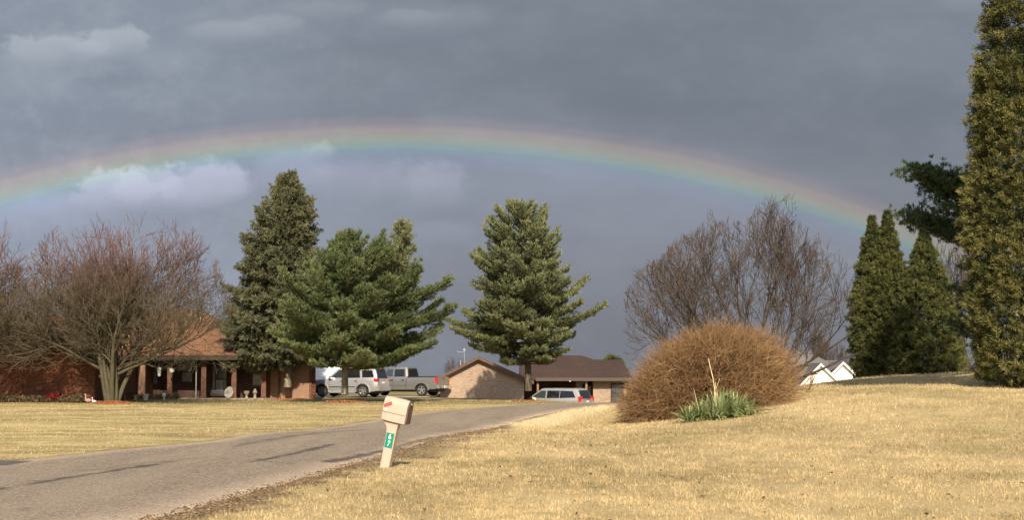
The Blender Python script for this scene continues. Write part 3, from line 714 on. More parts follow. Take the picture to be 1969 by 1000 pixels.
# pine reaching out from behind the huge evergreen -----------------------
def side_pine(base, label):
    rr = random.Random(12); root = empty('pine_tree', base); tag(root, label, 'tree')
    trunk_mesh('trunk', [(0.1 * math.sin(z), 0, z) for z in np.linspace(-.3, 12.5, 12)], [.24 * (1 - i / 13) for i in range(12)], grey_bark, root)
    segs, tc_, td_, tv = [], [], [], []
    Yb = base[1]; sc_ = Yb / F
    limbs = [((1746, 338), .0), ((1762, 328), .15), ((1738, 418), .1), ((1750, 430), -.1), ((1800, 440), .05), ((1800, 352), -.15), ((1835, 560), .0), ((1832, 620), .1), ((1850, 590), -.1), ((1790, 372), .1), ((1840, 400), .2), ((1860, 345), -.1), ((1870, 520), .2), ((1825, 345), .3), ((1845, 640), .0), ((1815, 405), -.3), ((1860, 430), -.3), ((1775, 345), .0), ((1820, 365), -.1), ((1780, 425), .1), ((1812, 434), .0), ((1850, 380), .1), ((1850, 452), 0), ((1800, 330), .1), ((1765, 412), .0)]
    ends = [(np.array([at(px, py, Yb).x - base[0], y_, at(px, py, Yb).z - base[2]])) for (px, py), y_ in limbs]
    for k_ in range(34):
        a = rr.random() * 6.28; z = 3 + rr.random() * 10; L = np.interp(z, [3, 8, 13], [3.0, 3.2, .8]) * rr.uniform(.7, 1)
        if math.cos(a) < -.3: L *= .45
        ends.append(np.array([L * math.cos(a), L * math.sin(a), z]))
    for e in ends:
        L = np.linalg.norm(e[:2]); st = np.array([0, 0, e[2] - .28 * L - rr.random() * .3]); k = max(4, int(L / .4)); prev = st
        for j in range(1, k + 1):
            f = j / k; p = st + (e - st) * f; p[2] = st[2] + (e[2] - st[2]) * f ** 1.6; p[1] += .08 * math.sin(6 * f + L)
            segs.append((*prev, *p, .055 * (1 - f) + .014, .055 * (1 - f) + .012)); prev = p
            if f < .28: continue
            for q_ in range(30):
                tw = nrm(np.array([rr.uniform(-1, 1), rr.uniform(-1, 1), rr.uniform(-.1, .75)])) * rr.uniform(.1, .62)
                if q_ < 5: segs.append((*p, *(p + tw), .01, .006))
                tc_.append(p + tw); td_.append(nrm(tw + np.array([0, 0, .25]))); tv.append(.2 + .55 * f + rr.uniform(-.1, .1))
    tubes('branches', segs, grey_bark, root, 5)
    foliage('crown', [needles(np.array(tc_), np.array(td_), 22, .15, .014, .6, np.array(tv))], dark_pine, root)
side_pine(mount(1950, 59), 'dark pine reaching leftward from behind the huge evergreen')

# bare trees ------------------------------------------------------
def bare(name, base, stems, env, m_, label, cat='tree', levels=4, seed=1, twig=.008, jit=.16, trop=.12, kids=(7, 6, 5), ratio=.55, group=None, minr=.0065, spread=.75, budget=26000, flare=0.0):
    rr = random.Random(seed); root = empty(name, base); tag(root, label, cat, group)
    trunk, segs, vals = [], [], []
    def ok(p): return env(p)
    from collections import deque
    Q = deque()
    def grow(*a): Q.append(a)
    def run(p, d, L, r, lv):
        if len(segs) > budget: return
        n = (9, 7, 5, 4, 3)[lv]; step = L / n; r_end = max(minr * .7, r * .3)
        since = 0; pk = kids[min(lv, len(kids) - 1)]; spawn = [int((i + .6 + rr.uniform(-.3, .3)) * n / pk) for i in range(pk)]
        for i in range(n):
            d = nrm(d + np.array([rr.gauss(0, jit), rr.gauss(0, jit), rr.gauss(0, jit) + trop * (.4 + .6 * lv / levels)]) * (.5 if lv == 0 else 1) + (flare * np.array([d[0], d[1], 0]) if lv == 0 else 0))
            q = p + d * step; ra = r + (r_end - r) * i / n; rb_ = r + (r_end - r) * (i + 1) / n
            (trunk if lv == 0 else segs).append((*p, *q, ra, rb_)); 
            if lv: vals.append(min(1, max(0, (lv - 1) / (levels - 1))))
            p = q
            if lv > 0 and not ok(p): return
            if lv < levels:
                for _ in range(spawn.count(i)):
                    if i / n < .22 and lv == 0: continue
                    ax = nrm(np.cross(d, np.array([rr.gauss(0, 1), rr.gauss(0, 1), rr.gauss(0, 1)])))
                    nd = nrm(d + ax * rr.uniform(.45, 1.0) * spread)
                    grow(p.copy(), nd, L * ratio * rr.uniform(.7, 1.2), max(minr, rb_ * rr.uniform(.5, .75)), lv + 1)
        if lv < levels:
            for _ in range(1):
                ax = nrm(np.cross(d, np.array([rr.gauss(0, 1), rr.gauss(0, 1), rr.gauss(0, 1)])))
                grow(p.copy(), nrm(d + ax * .25), L * ratio * rr.uniform(.7, 1.1), max(minr, r_end), lv + 1)
    for st in stems:
        grow(np.array(st[0], float), nrm(np.array(st[1], float)), st[2], st[3], 0)
    while Q: run(*Q.popleft())
    tubes('trunk', trunk, m_, root, 8, v=np.zeros(len(trunk)))
    tubes('crown', segs, m_, root, 3, v=np.array(vals))
    print(name, len(segs))
    return root
crab = twig_mat('crabapple_twigs', (.080, .070, .042), (.150, .074, .062), (.110, .088, .058))
grey_tw = twig_mat('grey_twigs', (.055, .046, .036), (.092, .068, .054))
def ell(cx, cz, rx, rz, ry=None, lo=None):
    ry = ry or rx
    return lambda p: ((p[0] - cx) / rx) ** 2 + (p[1] / ry) ** 2 + ((p[2] - cz) / (rz if p[2] > cz else (lo or rz))) ** 2 < 1
st = []
rr = random.Random(5)
for i in range(9):
    a = 6.283 * i / 9 + rr.uniform(-.2, .2); o_ = .22
    st.append(((o_ * math.cos(a), o_ * math.sin(a), -.1), (math.cos(a) * rr.uniform(.04, .22), math.sin(a) * rr.uniform(.04, .22), 1.0), rr.uniform(3.8, 5.2), rr.uniform(.10, .15)))
st += [((.3, 0, 1.5), (1.0, -.2, .5), 4.2, .09), ((-.3, 0, 1.6), (-1.0, -.3, .55), 5.2, .085), ((-.25, 0, 1.9), (-1.0, .2, .7), 5.0, .08), ((.25, .1, 1.7), (1.0, .3, .55), 4.6, .085), ((0, 0, -.1), (0, 0, 1), 4.0, .19), ((.10, -.1, -.1), (.06, 0, 1), 4.0, .17), ((-.12, -.1, -.1), (-.06, 0, 1), 4.0, .17)]
b0 = mount(216, 79)
def dome(cx, cz, rx, rz, z0): return lambda p: ((p[0] - cx) / rx) ** 2 + (p[1] / (rx * .85)) ** 2 + ((p[2] - cz) / rz) ** 2 < 1 and p[2] > z0
bare('crabapple_tree', b0, st, dome(.45, 3.3, 5.7, 6.9, 1.7), crab, 'bare reddish spreading tree with many trunks in front of the brick house', levels=4, seed=3, kids=(9, 6, 5, 3), ratio=.60, trop=.10, spread=1.0, budget=120000, flare=.13, minr=.010)
b0 = mount(-100, 78)
bare('crabapple_tree', b0, [((0, 0, -.1), (rr.uniform(-.4, .6), rr.uniform(-.4, .4), 1), 4.6, .15) for i in range(7)] + [((0, 0, 1.2), (1, .1, .6), 3.6, .1), ((0, 0, 1.6), (1, -.2, .8), 3.4, .1)], dome(0, 4.0, 5.0, 6.6, 1.3), crab, 'bare reddish tree cut off by the left edge of the picture', levels=4, seed=8, kids=(9, 6, 5, 4), ratio=.60, trop=.10, spread=.95, budget=120000, flare=.1, minr=.010)
# upright bare tree behind the brown shrub
st = []
for i in range(16):
    f = i / 15 * 2 - 1
    st.append(((.2 * f, rr.uniform(-.2, .2), 0.0), (f * 1.35 - .12 + rr.uniform(-.1, .1), rr.uniform(-.45, .45), .95 - .35 * abs(f)), rr.uniform(4.0, 5.6), rr.uniform(.06, .095)))
b0 = mount(1455, 62)
def env_c(p):
    x = p[0]; top = np.interp(x, [-5.3, -4.6, -3.4, -2.3, -1.2, -.2, .6, 1.2, 2.0, 2.9, 3.5], [4.0, 5.2, 5.8, 6.9, 7.2, 7.2, 7.8, 7.7, 6.6, 5.4, 4.0]); top += .9 * (float(vnoise(np.array([x * 2.6]), np.array([.5]), 7)[0]) - .5); return p[2] < top and abs(p[1]) < 3 and -5.1 < x < 3.5 and p[2] > max(-.2, (x - .9) * 1.15)
bare('bare_tree', b0, st, env_c, grey_tw, 'wide upright bare grey tree rising behind the round brown shrub', levels=4, seed=14, kids=(8, 5, 4, 3), ratio=.52, trop=.13, spread=.78, jit=.16, budget=90000, minr=.008)

# distant bare trees, one mesh pair copied
far_src = bare('bare_tree', mount(1592, 215), [((0, 0, 0), (rr.uniform(-.2, .2), 0, 1), 6, .2) for i in range(3)], ell(0, 6, 3.6, 5.6), grey_tw, 'far bare tree rising directly behind the white gabled house', levels=3, seed=31, kids=(8, 6, 5), ratio=.5, trop=.2, spread=.6, budget=6000, minr=.02, group='far bare trees on the horizon')
def copy_thing(src, loc, rz, sc_, label, name=None):
    c = src.copy(); col.objects.link(c); c.location = loc; c.rotation_euler = (0, 0, rz); c.scale = (sc_, sc_, sc_); c['label'] = label
    for ch in src.children:
        d = ch.copy(); col.objects.link(d); d.parent = c
    return c
for px, Yd, sc_, rz, lb in [(1612, 235, .85, 1, 'far bare tree above the small right gable of the white house'), (1630, 245, .62, 2, 'far low bare tree between the white house and the twin tipped evergreen'),
                        (1566, 240, .95, 3, 'far bare tree showing between the white house roof and the upright bare tree'), (1648, 240, .6, 4, 'far bare tree half hidden by the left side of the twin tipped evergreen'),
                        (878, 150, .50, 5, 'small bare reddish tree behind the left slope of the tan brick house'), (1862, 120, .98, .5, 'thin bare tree between the shorter evergreen and the huge evergreen')]:
    x = at(px, 716, Yd).x; copy_thing(far_src, (x, Yd, zg(x, Yd)), rz, sc_, lb)
# dark far wood line
def far_wood():
    n = 9000; x = rng.uniform(150, 360, n) * .25 + 18; Yw = 262 + rng.uniform(-10, 10, n)
    hgt = 3.5 + 4.2 * fbm(x * .25, Yw * .05, 77); z = rng.random(n) ** .7 * hgt
    cent = np.stack([x, Yw, z - 3.6], 1); d = nrm(np.stack([rng.normal(0, .4, n), rng.normal(0, .3, n), np.ones(n)], 1))
    o_ = foliage('far_wood', [needles(cent, d, 3, 1.2, .045, .3, rng.random(n))], grey_tw, None); tag(o_, 'low band of bare brown woodland on the horizon at right', 'woodland', kind='stuff')
far_wood()

# ---------------------------------------------------------------- round brown shrub of arching twigs
def ribbons(name, P, wid, m_, parent, v):     # P: (n,k,3) polylines
    n, k, _ = P.shape; d = np.gradient(P, axis=1); u = nrm(np.cross(d, rng.normal(0, 1, (n, 1, 3)))) * wid[:, None, None] * np.linspace(1, .35, k)[None, :, None]
    A = P + u; B = P - u; Vv = np.stack([A, B], 2).reshape(-1, 3)
    base = (np.arange(n) * k * 2)[:, None] + (np.arange(k - 1) * 2)[None]
    f = np.stack([base, base + 1, base + 3, base + 2], -1).reshape(-1)
    return np_mesh(name, Vv, f, 4, m_, parent, {'v': np.repeat(v, 2 * k)})
sx = at(1362, 716, 47).x; sy = 47.0
shrub = empty('forsythia_shrub', (sx, sy, zg(sx, sy))); tag(shrub, 'large round tan brown bare shrub of arching twigs beside the road bend', 'shrub')
RX, RZ, RY = 2.82, 2.72, 2.3
def shrub_pts(n, k, f0, f1, droop):
    a = rng.random(n) * 6.283; el = np.arcsin(rng.random(n) ** .85); 
    d0 = np.stack([np.cos(a) * np.cos(el), np.sin(a) * np.cos(el), np.sin(el)], 1)
    lump = 1 + .2 * (fbm(a * 2.2, el * 4, 91, 4) - .5) * 2
    s0 = f0 * rng.random(n) ** .5; s1 = (f1 + rng.normal(0, .05, n)) * lump
    tt = np.linspace(0, 1, k)[None, :, None]
    start = d0 * s0[:, None] * np.array([.75, .75, 1.]); end = d0 * s1[:, None]
    side = nrm(np.cross(d0, rng.normal(0, 1, (n, 3)))) * rng.normal(0, .13, (n, 1))
    P = start[:, None] + (end + side - start)[:, None] * tt
    P[..., 2] += droop * np.sin(tt[..., 0] * np.pi) * (.5 + rng.random((n, 1)))
    P += rng.normal(0, .012, P.shape).cumsum(1)
    P *= np.array([RX, RY, RZ * .93])[None, None]
    gzr = height(P[..., 0] + sx, P[..., 1] + sy) - shrub.location.z
    P[..., 2] = np.maximum(P[..., 2], 0) + gzr + .03
    return P
tan_tw = leaf_mat('tan_twigs', (.085, .050, .026), (.19, .110, .052), (.32, .20, .10), .8, .5, .1, .1)
n1 = 5200; P = shrub_pts(n1, 7, .15, .93, .07); ribbons('stems', P, rng.uniform(.006, .011, n1), tan_tw, shrub, rng.random(n1) * .6)
n2 = 23000; P = shrub_pts(n2, 5, .98, 1.0, .03)
# outer twigs: short, random heading near the surface, curving up and over
a = rng.random(n2) * 6.283; el = np.arcsin(rng.random(n2) ** .9); d0 = np.stack([np.cos(a) * np.cos(el), np.sin(a) * np.cos(el), np.sin(el)], 1)
lump = 1 + .2 * (fbm(a * 2.2, el * 4, 91, 4) - .5) * 2
c0 = d0 * (lump * rng.uniform(.72, .98, n2))[:, None] * np.array([RX, RY, RZ * .93])
hd = nrm(d0 * .75 + rng.normal(0, .55, (n2, 3)) + np.array([0, 0, .35])); Lh = rng.uniform(.15, .5, n2) * np.where(rng.random(n2) < .06, 1.9, 1)
P = []
q = c0.copy()
for j in range(5):
    P.append(q.copy()); hd = nrm(hd + np.array([0, 0, -.13]) + rng.normal(0, .1, (n2, 3))); q = q + hd * (Lh / 4)[:, None]
P = np.stack(P, 1); P[..., 2] = np.maximum(P[..., 2], .02)
P[..., 2] += height(P[..., 0] + sx, P[..., 1] + sy) - shrub.location.z
ribbons('twigs', P, rng.uniform(.003, .0068, n2), tan_tw, shrub, np.clip(.35 + rng.random(n2) * .65, 0, 1))

# small reddish sapling at the shrub's right foot
b0 = mount(1551, 58)
red_tw = twig_mat('red_twigs', (.16, .08, .05), (.26, .12, .08))
bare('bare_sapling', b0, [((rr.uniform(-.01, .01), 0, -.02), (rr.uniform(-.9, .9), 0, 1), .5, .014) for i in range(7)], ell(0, .5, 1.0, 1.0), red_tw, 'low reddish twiggy sapling right of the round brown shrub', 'shrub', levels=2, seed=41, kids=(4, 3), ratio=.45, minr=.007, budget=500)

# ---------------------------------------------------------------- yucca clump
yx = at(1383, 716, 42.6).x; yy_ = 42.6
yu = empty('yucca_plant', (yx, yy_, zg(yx, yy_))); tag(yu, 'spiky green yucca clump in front of the round brown shrub', 'plant')
ylm = leaf_mat('yucca_leaf', (.07, .11, .045), (.19, .245, .10), (.46, .47, .20), .45, 1.5, .4, .2)
def yucca(cx, cy, n, Lm, seed):
    r_ = np.random.default_rng(seed); k = 7; Lm = Lm * 1.32; V_, A_ = [], []
    for i in range(n):
        a = r_.random() * 6.283; f = r_.random(); el = R(12 + 74 * f ** 1.1); L = Lm * r_.uniform(.7, 1.1) * (.8 + .2 * (1 - f)); p = np.array([cx + .07 * math.cos(a), cy + .07 * math.sin(a), 0.02]); pts = [p]
        bend = (1 - f) * r_.uniform(.03, .17) + (r_.random() < .3) * .12
        for j in range(k - 1):
            p = p + L / (k - 1) * np.array([math.cos(a) * math.cos(el), math.sin(a) * math.cos(el), math.sin(el)]); el -= bend * (j + 1) * .45; pts.append(p)
        pts = np.array(pts); pts[:, 2] = np.maximum(pts[:, 2], .015)
        sd_ = np.array([-math.sin(a), math.cos(a), 0]); wv_ = .021 * np.array([.8, 1, 1, .95, .8, .5, .03]) * r_.uniform(.8, 1.25)
        mid_ = pts - np.array([0, 0, .008]); ring = np.stack([pts + sd_ * wv_[:, None], mid_, pts - sd_ * wv_[:, None]], 1)
        V_.append(ring.reshape(-1, 3)); A_.append(np.full(3 * k, np.clip(.25 + r_.random() * .6, 0, 1)))
    V_ = np.concatenate(V_); A_ = np.concatenate(A_); fs = []
    for i in range(n):
        b_ = i * 3 * k
        for j in range(k - 1):
            for m2 in (0, 1): q = b_ + j * 3 + m2; fs += [q, q + 1, q + 4, q + 3]
    return V_, A_, np.array(fs)
V_, A_, F_ = [], [], []; off = 0
for cx, cy, n, Lm, sd_ in [(0, 0, 150, .78, 1), (-.42, .1, 90, .66, 2), (.45, .1, 90, .66, 3), (-.82, -.05, 60, .5, 4), (.78, .0, 50, .5, 5), (-.2, -.2, 60, .5, 6), (.25, .3, 60, .72, 7), (-.55, -.2, 40, .42, 8)]:
    a_, b_, c_ = yucca(cx, cy, n, Lm, sd_)
    a_[:, 2] += height(a_[:, 0] + yx, a_[:, 1] + yy_) - yu.location.z
    V_.append(a_); A_.append(b_); F_.append(c_ + off); off += len(a_)
np_mesh('leaves', np.concatenate(V_), np.concatenate(F_), 4, ylm, yu, {'v': np.concatenate(A_)})
stalk = mat('dry_stalk', (.52, .42, .26), .8, var=.2, vscale=8)
sg = []
for pts, r_ in [([(1378, 800), (1376, 762), (1371, 728), (1362, 690)], .014), ([(1372, 795), (1374, 755), (1376, 735)], .010), ([(1376, 750), (1384, 728)], .007), ([(1345, 795), (1334, 748)], .007)]:
    P_ = [at(px, py, 42.3) - Vector(yu.location) for px, py in pts]
    tubes('stalk', [(*a_, *b_, r_, r_ * .8) for a_, b_ in zip(P_, P_[1:])], stalk, yu, 6)

# ---------------------------------------------------------------- mulch rings
mulch_m = leaf_mat('orange_mulch', (.15, .05, .022), (.33, .12, .05), (.46, .21, .10), .9, 3, .05, .0)
def mulch(px, Y, rx, ry, label, h=.14, dx=0):
    x = at(px, 716, Y).x + dx; base = (x, Y, zg(x, Y)); n = 28; m2 = 7; vs = []; fs = []
    root = None; rr = np.random.default_rng(int(px)); 
    ang_ = np.linspace(0, 2 * np.pi, n, endpoint=False); Vv = [(0, 0, h)]
    for k in range(1, m2 + 1):
        f = k / m2
        for a_ in ang_:
            e = 1 + .12 * math.sin(3 * a_ + px) + .08 * math.sin(7 * a_); X_, Y_ = rx * f * e * math.cos(a_), ry * f * e * math.sin(a_)
            Vv.append((X_, Y_, h * (1 - f ** 2.2) + rr.uniform(-.02, .02) + zg(x + X_, Y + Y_) - base[2] + (.0 if k < m2 else -.03)))
    bm = bmesh.new(); bv = [bm.verts.new(v) for v in Vv]
    for i in range(n): bm.faces.new((bv[0], bv[1 + i], bv[1 + (i + 1) % n]))
    for k in range(m2 - 1):
        for i in range(n): a_ = 1 + k * n; bm.faces.new((bv[a_ + i], bv[a_ + n + i], bv[a_ + n + (i + 1) % n], bv[a_ + (i + 1) % n]))
    me = bpy.data.meshes.new('mulch_bed'); bm.to_mesh(me); bm.free()
    o_ = link_mesh('mulch_bed', me, mulch_m); o_.location = base; tag(o_, label, 'mulch bed', 'orange mulch beds round the tree trunks')
    # loose bark chips
    m_ = 900; r1 = np.sqrt(rng.random(m_)); a_ = rng.random(m_) * 6.283; X_ = rx * r1 * np.cos(a_) * 1.05; Y_ = ry * r1 * np.sin(a_) * 1.05
    Z_ = h * np.clip(1 - r1 ** 2.2, 0, 1) + height(X_ + x, Y_ + Y) - base[2] + .01
    np_v, vv_ = needles(np.stack([X_, Y_, Z_], 1), nrm(rng.normal(0, 1, (m_, 3)) * np.array([1, 1, .5])), 1, .075, .016, .1, rng.random(m_))
    np_mesh('bark_chips', np_v, np.arange(len(np_v)), 4, mulch_m, o_, {'v': vv_})
mulch(217, 78.7, 1.0, .8, 'orange mulch mound at the foot of the many trunked bare tree', .13)
mulch(547, 91.3, 1.3, .9, 'orange mulch patch at the foot of the tall spruce', .06)
mulch(660, 81, 1.1, .8, 'orange mulch ring round the broad pine in front of the suv', .06)
mulch(1020, 88.2, 1.2, .8, 'orange mulch ring round the lone pine by the road bend', .05)
# fallen leaves on the lawn and litter along the verge
leafm = leaf_mat('fallen_leaf', (.065, .040, .024), (.17, .11, .06), (.34, .24, .13), .8, 2, .1, .1)
def litter(name, n, fx, ln, wd, label, cat):
    x, y, s_ = fx(n); z = height(x, y) + .012 + rng.random(len(x)) * .02; d = nrm(np.stack([rng.normal(0, 1, len(x)), rng.normal(0, 1, len(x)), rng.normal(0, .35, len(x))], 1))
    Vv, vv_ = needles(np.stack([x, y, z], 1), d, 1, ln, wd, .1, rng.random(len(x)), 0.0)
    o_ = np_mesh(name, Vv, np.arange(len(Vv)), 4, leafm, None, {'v': vv_}); tag(o_, label, cat, kind='stuff')
def on_lawn(n):
    y = 13 * (60 / 13) ** rng.random(n); x = (rng.random(n) * 2 - 1) * .42 * y; l, r = road_x(y); k = (x > r + .4) & (x < 26); return x[k], y[k], 0
def on_verge(n):
    y = 13 * (48 / 13) ** rng.random(n); l, r = road_x(y); x = r - .12 + np.abs(rng.normal(0, .5, n)) * np.interp(y, [12, 26, 48], [.8, 1.5, .9]); k = soil_f(x, y) > .35; return x[k], y[k], 0
litter('fallen_leaves', 650, on_lawn, .06, .02, 'scattered brown fallen leaves on the bleached lawn', 'leaves')
litter('verge_litter', 7000, on_verge, .045, .009, 'brown dead leaves and clods along the ragged near edge of the road', 'leaf litter')
print('plants ok')

# ================================================================ buildings
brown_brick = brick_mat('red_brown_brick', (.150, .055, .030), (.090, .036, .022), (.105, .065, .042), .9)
tan_brick = brick_mat('tan_brick', (.37, .27, .19), (.27, .19, .135), (.40, .33, .26), .6)
orange_roof = shingle_mat('rust_shingles', (.205, .107, .062), (.150, .078, .046))
dark_roof = shingle_mat('dark_brown_shingles', (.070, .046, .038), (.055, .037, .031))
grey_roof = shingle_mat('grey_shingles', (.155, .14, .135), (.125, .113, .11))
dark_wood = mat('dark_brown_trim', (.040, .024, .018), .8, var=.3, vscale=2)
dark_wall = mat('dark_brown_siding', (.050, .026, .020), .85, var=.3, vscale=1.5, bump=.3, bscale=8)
cedar = mat('reddish_brown_post', (.105, .052, .034), .8, var=.3, vscale=5, bump=.3)
tan_door = mat('tan_garage_panel', (.23, .135, .088), .75, var=.1, vscale=3)
glass = mat('window_glass', (.045, .055, .062), .12, spec=.8)
pale_pane = mat('window_pale_pane', (.13, .14, .14), .3, spec=.6, var=.5, vscale=2.5)
white_p = mat('white_paint', (.55, .53, .49), .5, var=.06, vscale=2)
white_sid = mat('white_siding', (.80, .76, .66), .7, var=.05, vscale=1)
grey_p = mat('grey_metal', (.30, .29, .27), .5, metal=.3)
concrete = mat('porch_concrete', (.24, .20, .155), .9, var=.2, vscale=3, bump=.2)

def window(parent, x, z0, y, w_, h_, fm, gm_, sill=True, mullion=True, lab=None):
    """window in a wall that faces the camera (-y); y is the wall face"""
    m_ = MB(); t_ = .07
    m_.box(x - w_ / 2, y - .07, z0, x - w_ / 2 + t_, y + .02, z0 + h_); m_.box(x + w_ / 2 - t_, y - .07, z0, x + w_ / 2, y + .02, z0 + h_)
    m_.box(x - w_ / 2 + t_, y - .07, z0 + h_ - t_, x + w_ / 2 - t_, y + .02, z0 + h_); m_.box(x - w_ / 2 + t_, y - .07, z0, x + w_ / 2 - t_, y + .02, z0 + t_)
    if mullion: m_.box(x - w_ / 2 + t_, y - .06, z0 + h_ / 2 - .03, x + w_ / 2 - t_, y - .012, z0 + h_ / 2 + .03)
    f = m_.build('window', fm, parent)
    if lab: f['label'] = lab
    MB().box(x - w_ / 2 + t_, y - .03, z0 + t_, x + w_ / 2 - t_, y - .008, z0 + h_ - t_).build('pane', gm_, f)
    if sill: MB().box(x - w_ / 2 - .06, y - .14, z0 - .07, x + w_ / 2 + .06, y + .02, z0 - .002).build('sill', fm, f)
    return f

# ---- red brick house on the left
h1 = empty('brick_house', (-22, 90, 0)); tag(h1, 'low red brown brick house with rusty roof and dark columned porch at the left', 'house')
O = Vector((-22, 90, 0))
def L1(p): return Vector(p) - O
Yf = 82.0
def X_(px, Y): return (px - 984.5) * Y / F
def Z_(py, Y): return EYE + (716 - py) * Y / F
xl, xc, xr = X_(-145, Yf), X_(25, Yf), X_(195, Yf); ze, zp = Z_(690, Yf), Z_(597, Yf)
# gabled wing facing the road: wall with its gable, running back 8 m
m_ = MB(); ox, oy = O.x, O.y
m_.prism([(xl + .3 - ox, -.4), (xr - .3 - ox, -.4), (xr - .3 - ox, ze), (xc - ox, zp - .2), (xl + .3 - ox, ze)], 'y', Yf + .15 - oy, Yf + 14 - oy)
wl = m_.build('wall', brown_brick, h1); 
def roofslab(name, pts, th, m_, par):
    return MB().slab([Vector(p) - O for p in pts], th).build(name, m_, par)
m_ = MB()
for a_, b_ in (((xl, ze - .05), (xc, zp)), ((xc, zp), (xr, ze - .05))):
    m_.slab([L1((a_[0], Yf - .35, a_[1])), L1((b_[0], Yf - .35, b_[1])), L1((b_[0], Yf + 14, b_[1])), L1((a_[0], Yf + 14, a_[1]))], .16)
m_.build('roof', orange_roof, h1, False)
m_ = MB()                                     # barge boards along the gable
for a_, b_ in (((xl, ze - .05), (xc, zp)), ((xc, zp), (xr, ze - .05))):
    m_.slab([L1((a_[0], Yf - .38, a_[1] + .02)), L1((b_[0], Yf - .38, b_[1] + .02)), L1((b_[0], Yf - .38, b_[1] - .24)), L1((a_[0], Yf - .38, a_[1] - .24))], .035)
m_.build('barge_board', dark_wood, h1)
# main wing
Yw = 93.6; Yp = 91.6
mx0, mx1 = xr - .6, X_(508, Yw)
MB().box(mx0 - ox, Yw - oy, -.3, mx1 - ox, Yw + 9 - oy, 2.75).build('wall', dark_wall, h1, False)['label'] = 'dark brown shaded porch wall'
MB().box(xr - .25 - ox, 91.0 - oy, -.3, X_(278, 91) - ox, Yw - .01 - oy, 2.5).build('wall', brown_brick, h1)
zeave = Z_(684, 91.0)
rx0 = xr - 1.0; rx1 = X_(548, 91); rk = X_(385, 98); zr = Z_(596, 98)
m_ = MB()
m_.slab([L1((rx0, 90.9, zeave)), L1((X_(500, 91), 90.9, zeave)), L1((rk, 98, zr)), L1((xc + 1, 98, zr)), L1((xc + 1, 90.9, zeave))], .18)
m_.slab([L1((X_(500, 91), 90.9, zeave)), L1((X_(500, 91), 105.5, zeave)), L1((rk, 98, zr))], .18)
m_.slab([L1((xc + 1, 98, zr)), L1((rk, 98, zr)), L1((X_(500, 91), 105.5, zeave)), L1((xc + 1, 105.5, zeave))], .18)
m_.build('roof', orange_roof, h1)
m_ = MB(); x2 = X_(612, 92)
m_.slab([L1((X_(470, 91), 90.95, zeave - .02)), L1((x2, 90.95, zeave - .02)), L1((x2 - 1.1, 94.3, zeave + 1.05)), L1((X_(470, 91), 94.3, zeave + 1.05))], .16)
m_.slab([L1((x2, 90.95, zeave - .02)), L1((x2 - .3, 97.6, zeave - .02)), L1((x2 - 1.1, 94.3, zeave + 1.05))], .16)
m_.slab([L1((X_(470, 91), 94.3, zeave + 1.05)), L1((x2 - 1.1, 94.3, zeave + 1.05)), L1((x2 - .3, 97.6, zeave - .02)), L1((X_(470, 91), 97.6, zeave - .02))], .16)
m_.build('roof', orange_roof, h1)['label'] = 'lower roof over the garage'
m_ = MB(); m_.box(rx0 + .9 - ox, 90.83 - oy, zeave - .27, x2 + .03 - ox, 90.89 - oy, zeave + .01); m_.box(rx0 + .9 - ox, 90.9 - oy, zeave - .27, x2 - ox, Yw - .02 - oy, zeave - .23)
m_.build('fascia', dark_wood, h1)
# garage block
gx0, gx1 = X_(508, 93), X_(608, 93)
MB().prism([(gx0 + .003 - ox, 93.0 - oy), (gx1 - ox, 93.0 - oy), (X_(606, 97) - ox - .05, 97 - oy), (gx0 + .003 - ox, 97 - oy)], 'z', -.3, 2.3).build('wall', brown_brick, h1)
m_ = MB(); dz = 2.12; dx0, dx1 = X_(542, 93), X_(596, 93)
m_.box(dx0 - ox, 92.93 - oy, .0, dx1 - ox, 93.02 - oy, dz)
for k in range(1, 4): m_.box(dx0 + .02 - ox, 92.922 - oy, k * dz / 4 - .012, dx1 - .02 - ox, 92.928 - oy, k * dz / 4 + .012)
m_.build('garage_door', tan_door, h1)
m_ = MB(); m_.box(dx0 - .17 - ox, 92.9 - oy, 0, dx0 - .003 - ox, 93.02 - oy, dz + .003); m_.box(dx1 + .003 - ox, 92.9 - oy, 0, dx1 + .15 - ox, 93.02 - oy, dz + .003); m_.box(dx0 - .17 - ox, 92.9 - oy, dz + .006, dx1 + .15 - ox, 93.02 - oy, dz + .2)
m_.build('garage_door_frame', cedar, h1)
MB().box(X_(522, 93) - ox, 92.94 - oy, 0, X_(540, 93) - ox - .1, 93.03 - oy, 2.1).build('side_panel', tan_door, h1)
# posts
for px in (329, 394, 452, 509):
    x = X_(px, Yp) - ox; m_ = MB(); m_.box(x - .14, Yp - .14 - oy, -.1, x + .14, Yp + .14 - oy, zeave - .275); m_.box(x - .19, Yp - .19 - oy, -.1, x + .19, Yp + .19 - oy, .16); m_.box(x - .18, Yp - .18 - oy, zeave - .42, x + .18, Yp + .18 - oy, zeave - .277)
    m_.bevel(.012, 1).build('porch_post', cedar, h1)
